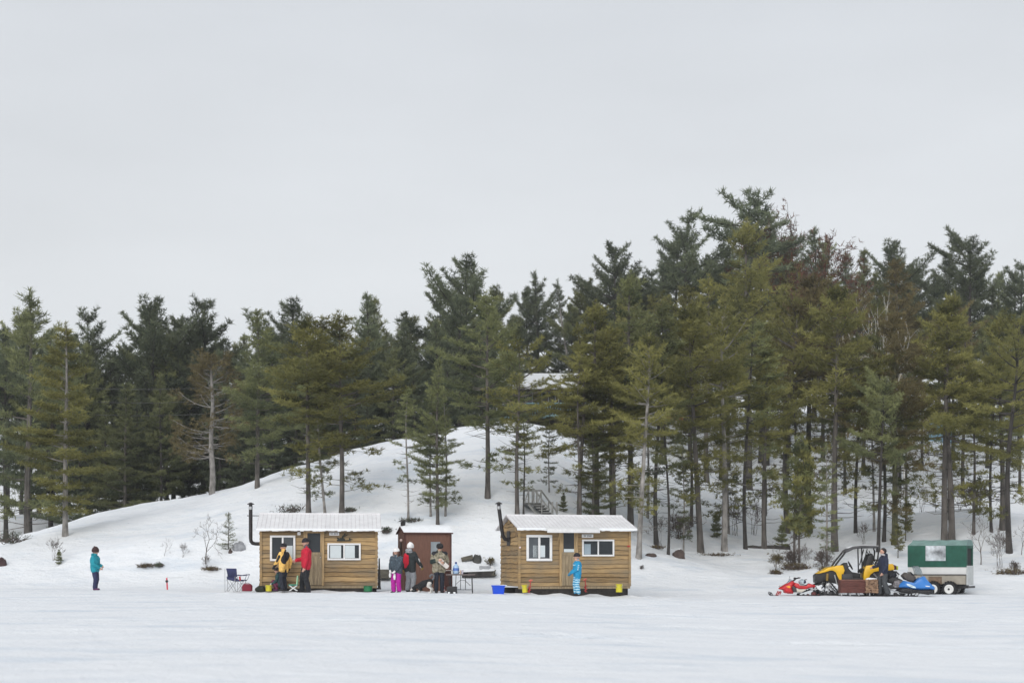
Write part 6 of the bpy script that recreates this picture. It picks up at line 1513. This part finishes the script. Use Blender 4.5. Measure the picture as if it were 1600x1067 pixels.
for a, b in (((.15, -.14, .66), (.17, -.14, .5)), ((.17, .03, .62), (.19, .04, .43))): m.tube([a, ((a[0] + b[0]) / 2, a[1], (a[2] + b[2]) / 2), b], [.03, .045, .03], 8)
m.build('hanging_cuffs', C('white_mittens', (0, 0, 0)), p5, smooth=True)
# 6 white hat, grey trousers, seen from behind
p6 = person('person in a white hat, red backed black jacket and grey trousers by the shed', 640.8, 924.0, 46.5, 1.55, 52, [C('black_green_jacket', (.020, .026, .028)), C('grey_trousers', (.27, .29, .31)), BOOT, C('mustard_gloves', (.30, .20, .05)), SKIN],
    [(.17, -.185, .50), (-.02, .16, .47)], bulk=1.12, hat=('tall', C('white_knit_hat', (0, 0, 0))), hem=.41, legw=1.22, hood=True,
    paint=[((-.12, .085, .74), (-.12, .075, .56), .082, (0,), C('red_back_panel', (.60, .01, .035))), ((-.12, .02, .72), (-.12, .02, .60), .07, (0,), C('red_back_panel', (0, 0, 0))), ((-.06, -.06, .86), (-.06, .06, .86), .055, (0,), C('grey_hood', (.30, .31, .33))), ((.06, -.19, .68), (.14, -.17, .50), .018, (0,), C('white_piping', (0, 0, 0)))], curl=.9)
# 7 man in camouflage jacket looking down
CM = bpy.data.materials.new('camouflage_jacket'); n, l = nodes(CM); b = n['Principled BSDF']; b.inputs['Roughness'].default_value = .85
tc = n.new('ShaderNodeTexCoord'); nz = n.new('ShaderNodeTexNoise'); nz.inputs['Scale'].default_value = 13; nz.inputs['Detail'].default_value = 3; l.new(tc.outputs['Object'], nz.inputs['Vector'])
cr = n.new('ShaderNodeValToRGB'); cr.color_ramp.interpolation = 'CONSTANT'; e = cr.color_ramp.elements; e[0].position = 0; e[0].color = (.12, .11, .075, 1); e[1].position = .44; e[1].color = (.27, .24, .17, 1); k = e.new(.56); k.color = (.34, .31, .24, 1)
l.new(nz.outputs['Fac'], cr.inputs['Fac']); l.new(cr.outputs['Color'], b.inputs['Base Color'])
p7, h7, M7, q7 = person('man in a camouflage jacket and black hat looking down at a white slab', 686.0, 926.0, 46.25, 1.60, 282, [CM, C('black_blue_trousers', (.014, .018, .03)), BOOT, SKIN, SKIN],
    [(.15, -.05, .655), (.165, .075, .615)], bulk=1.16, lean=.055, head_pitch=32, head_yaw=-6, hat=('cap', C('black_felt_cap', (.012, .012, .013))), hem=.40,
    paint=[((.06, -.09, .80), (.06, -.07, .74), .075, (0,), BLK), ((.06, .09, .80), (.06, .07, .74), .075, (0,), BLK), ((-.04, -.06, .84), (-.04, .06, .84), .08, (0,), BLK), ((.05, -.185, .62), (.12, -.12, .64), .045, (0,), C('dark_green_cuff', (.02, .035, .032)))], curl=.9)
# 8 child in blue striped snowsuit
BL = bpy.data.materials.new('blue_striped_snowsuit'); n, l = nodes(BL); b = n['Principled BSDF']; b.inputs['Roughness'].default_value = .7
tc = n.new('ShaderNodeTexCoord'); wv = n.new('ShaderNodeTexWave'); wv.bands_direction = 'Z'; wv.inputs['Scale'].default_value = 4.2; wv.inputs['Distortion'].default_value = 5; wv.inputs['Detail'].default_value = 3; wv.inputs['Detail Scale'].default_value = 2.2; l.new(tc.outputs['Object'], wv.inputs['Vector'])
cr = n.new('ShaderNodeValToRGB'); e = cr.color_ramp.elements; e[0].position = .30; e[0].color = (.02, .24, .46, 1); e[1].position = .62; e[1].color = (.45, .68, .78, 1); k = e.new(.45); k.color = (.05, .36, .58, 1)
l.new(wv.outputs['Fac'], cr.inputs['Fac']); l.new(cr.outputs['Color'], b.inputs['Base Color'])
BJ = C('bright_blue_jacket', (.015, .27, .50))
p8 = person('child in a blue and white striped snowsuit before the right hut door', 902, 929.2, 45.2, 1.30, 192, [BJ, BL, BOOT, C('blue_gloves', (.05, .22, .35)), SKIN],
    [(.15, -.08, .52), (.16, .07, .54)], mitt=(True, True), bulk=1.15, hat=('plain', C('black_knit_hat', (0, 0, 0))), kid=1, hem=.40, legw=1.25, scarf=C('peach_scarf', (.62, .36, .25)),
    paint=[((-.05, -.2, .72), (.05, -.2, .72), .035, (0,), BL), ((0, .2, .70), (.02, .21, .60), .045, (0,), BL), ((0, .0, .84), (0, 0, .83), .06, (0,), BL), ((-.1, -.1, .66), (-.1, .1, .66), .035, (0,), BL), ((.1, -.1, .74), (.1, .1, .74), .03, (0,), BL)])
# 9 man in navy by the vehicles
HD = C('navy_hoodie', (.018, .024, .05))
p9 = person('dark haired man in a navy hoodie and grey trousers behind the blue snowmobile', 1380.5, 930.0, 48.0, 1.57, 186, [HD, C('charcoal_trousers', (.055, .06, .065)), BOOT, SKIN, SKIN],
    [(.20, -.08, .60), (.06, .13, .50)], bulk=1.06, hair=(C('short_dark_hair', (.02, .016, .016)), 0), hood=True, hem=.45, legw=1.2, feet=((.06, -.07), (-.06, .07)), scarf=C('grey_neck_warmer', (.42, .41, .42)))
# slab held by the man in camouflage
Mw = Matrix.Rotation(R(282), 3, 'Z'); hp = Mw @ Vector((.255, .03, 0))
sx7 = WX(686, 46.25)
t = thing('foam_slab', 'long white slab held in both hands by the man in camouflage', 'slab', (sx7 + hp.x + .07, 46.25 + hp.y, WZ(926, 46.25) + .95), rot=(R(10), R(42), R(8)))
m = MB(); m.prism([(-.2, -.05), (-.17, -.085), (.18, -.07), (.21, -.02), (.19, .07), (-.16, .075), (-.2, .03)], -.03, .03); m.build('slab', M('off_white_foam', (.66, .62, .58), .7, .08), t, bevel=.015)
# ------------------------------------------------------------------ dog
YD = 46.1
dg = thing('dog', 'black and white dog with a curled tail nosing the snow by the shed', 'dog', (WX(672.5, YD), YD, WZ(926.5, YD)), R(166))
def dogpt(a, b, c_): return Vector((a, b, c_))
dc = []
D = dogpt
dc += [(D(0, -.05, .36), D(0, .05, .36), .085, .085, 0), (D(0, 0, .37), D(.22, 0, .31), .10, .105, 0), (D(.22, 0, .31), D(.36, 0, .22), .11, .105, 0),
       (D(.38, 0, .24), D(.50, 0, .20), .075, .062, 0), (D(.54, 0, .17), D(.56, 0, .165), .068, .06, 0), (D(.58, 0, .15), D(.66, 0, .10), .04, .028, 1)]
for s in (-1, 1):
    dc += [(D(.0, s * .07, .34), D(.055, s * .085, .23), .072, .05, 1), (D(.055, s * .085, .23), D(-.055, s * .085, .135), .042, .026, 1), (D(-.055, s * .085, .135), D(-.02, s * .085, .03), .024, .022, 1), (D(-.02, s * .085, .022), D(.03, s * .085, .02), .024, .02, 1)]
    dc += [(D(.36, s * .075, .2), D(.32, s * .085, .1), .05, .034, 0), (D(.32, s * .085, .1), D(.40, s * .085, .035), .03, .026, 1), (D(.40, s * .085, .026), D(.47, s * .085, .022), .026, .022, 1)]
    dc += [(D(.51, s * .05, .22), D(.495, s * .065, .285), .026, .008, 0)]
tail = [(-.06, .42), (-.12, .50), (-.11, .575), (-.045, .60), (.01, .565), (0.0, .52)]
for (a, b), (c1, d1) in zip(tail, tail[1:]): dc.append((D(a, .0, b), D(c1, .0, d1), .032, .03, 2))
mb = MB()
for a, b, ra, rb, mi in dc:
    u = (b - a).normalized(); pts, rs = [], []
    for th in (-80, -50, -25, 0): pts.append(a + u * ra * math.sin(R(th))); rs.append(ra * math.cos(R(th)))
    for th in (0, 25, 50, 80): pts.append(b + u * rb * math.sin(R(th))); rs.append(rb * math.cos(R(th)))
    mb.tube(pts, rs, 12)
o = mb.build('tmp_dog', SKIN, None); md = o.modifiers.new('r', 'REMESH'); md.mode = 'VOXEL'; md.voxel_size = .008; sm = o.modifiers.new('s', 'SMOOTH'); sm.iterations = 3
bpy.context.view_layer.update(); me = bpy.data.meshes.new_from_object(o.evaluated_get(bpy.context.evaluated_depsgraph_get())); bpy.data.objects.remove(o)
n_ = len(me.polygons); P = np.empty(n_ * 3, dtype=np.float32); me.polygons.foreach_get('center', P); P = P.reshape(-1, 3); best = np.full(n_, 9e9); idx = np.zeros(n_, dtype=np.int32)
for a, b, ra, rb, mi in dc: d_ = cap_dist(P, np.array(a), np.array(b), ra, rb); k_ = d_ < best; best[k_] = d_[k_]; idx[k_] = mi
me.materials.clear()
for mt in (C('black_dog_fur', (.018, .018, .02), .9), C('white_dog_fur', (.60, .58, .55), .9), C('grey_dog_fur', (.13, .13, .14), .9)): me.materials.append(mt)
me.polygons.foreach_set('material_index', idx); me.shade_smooth(); me.name = 'body'
b_ = bpy.data.objects.new('body', me); COL.objects.link(b_); b_.parent = dg
m = MB(); m.ball((.685, 0, .095), (.016, .02, .014), 8); m.build('nose', BLACK, dg, smooth=True)
m = MB()
for s in (-1, 1): m.ball((.60, s * .045, .185), .011, 8)
m.build('eyes', M('dark_eyes', (0, 0, 0)), dg, smooth=True)
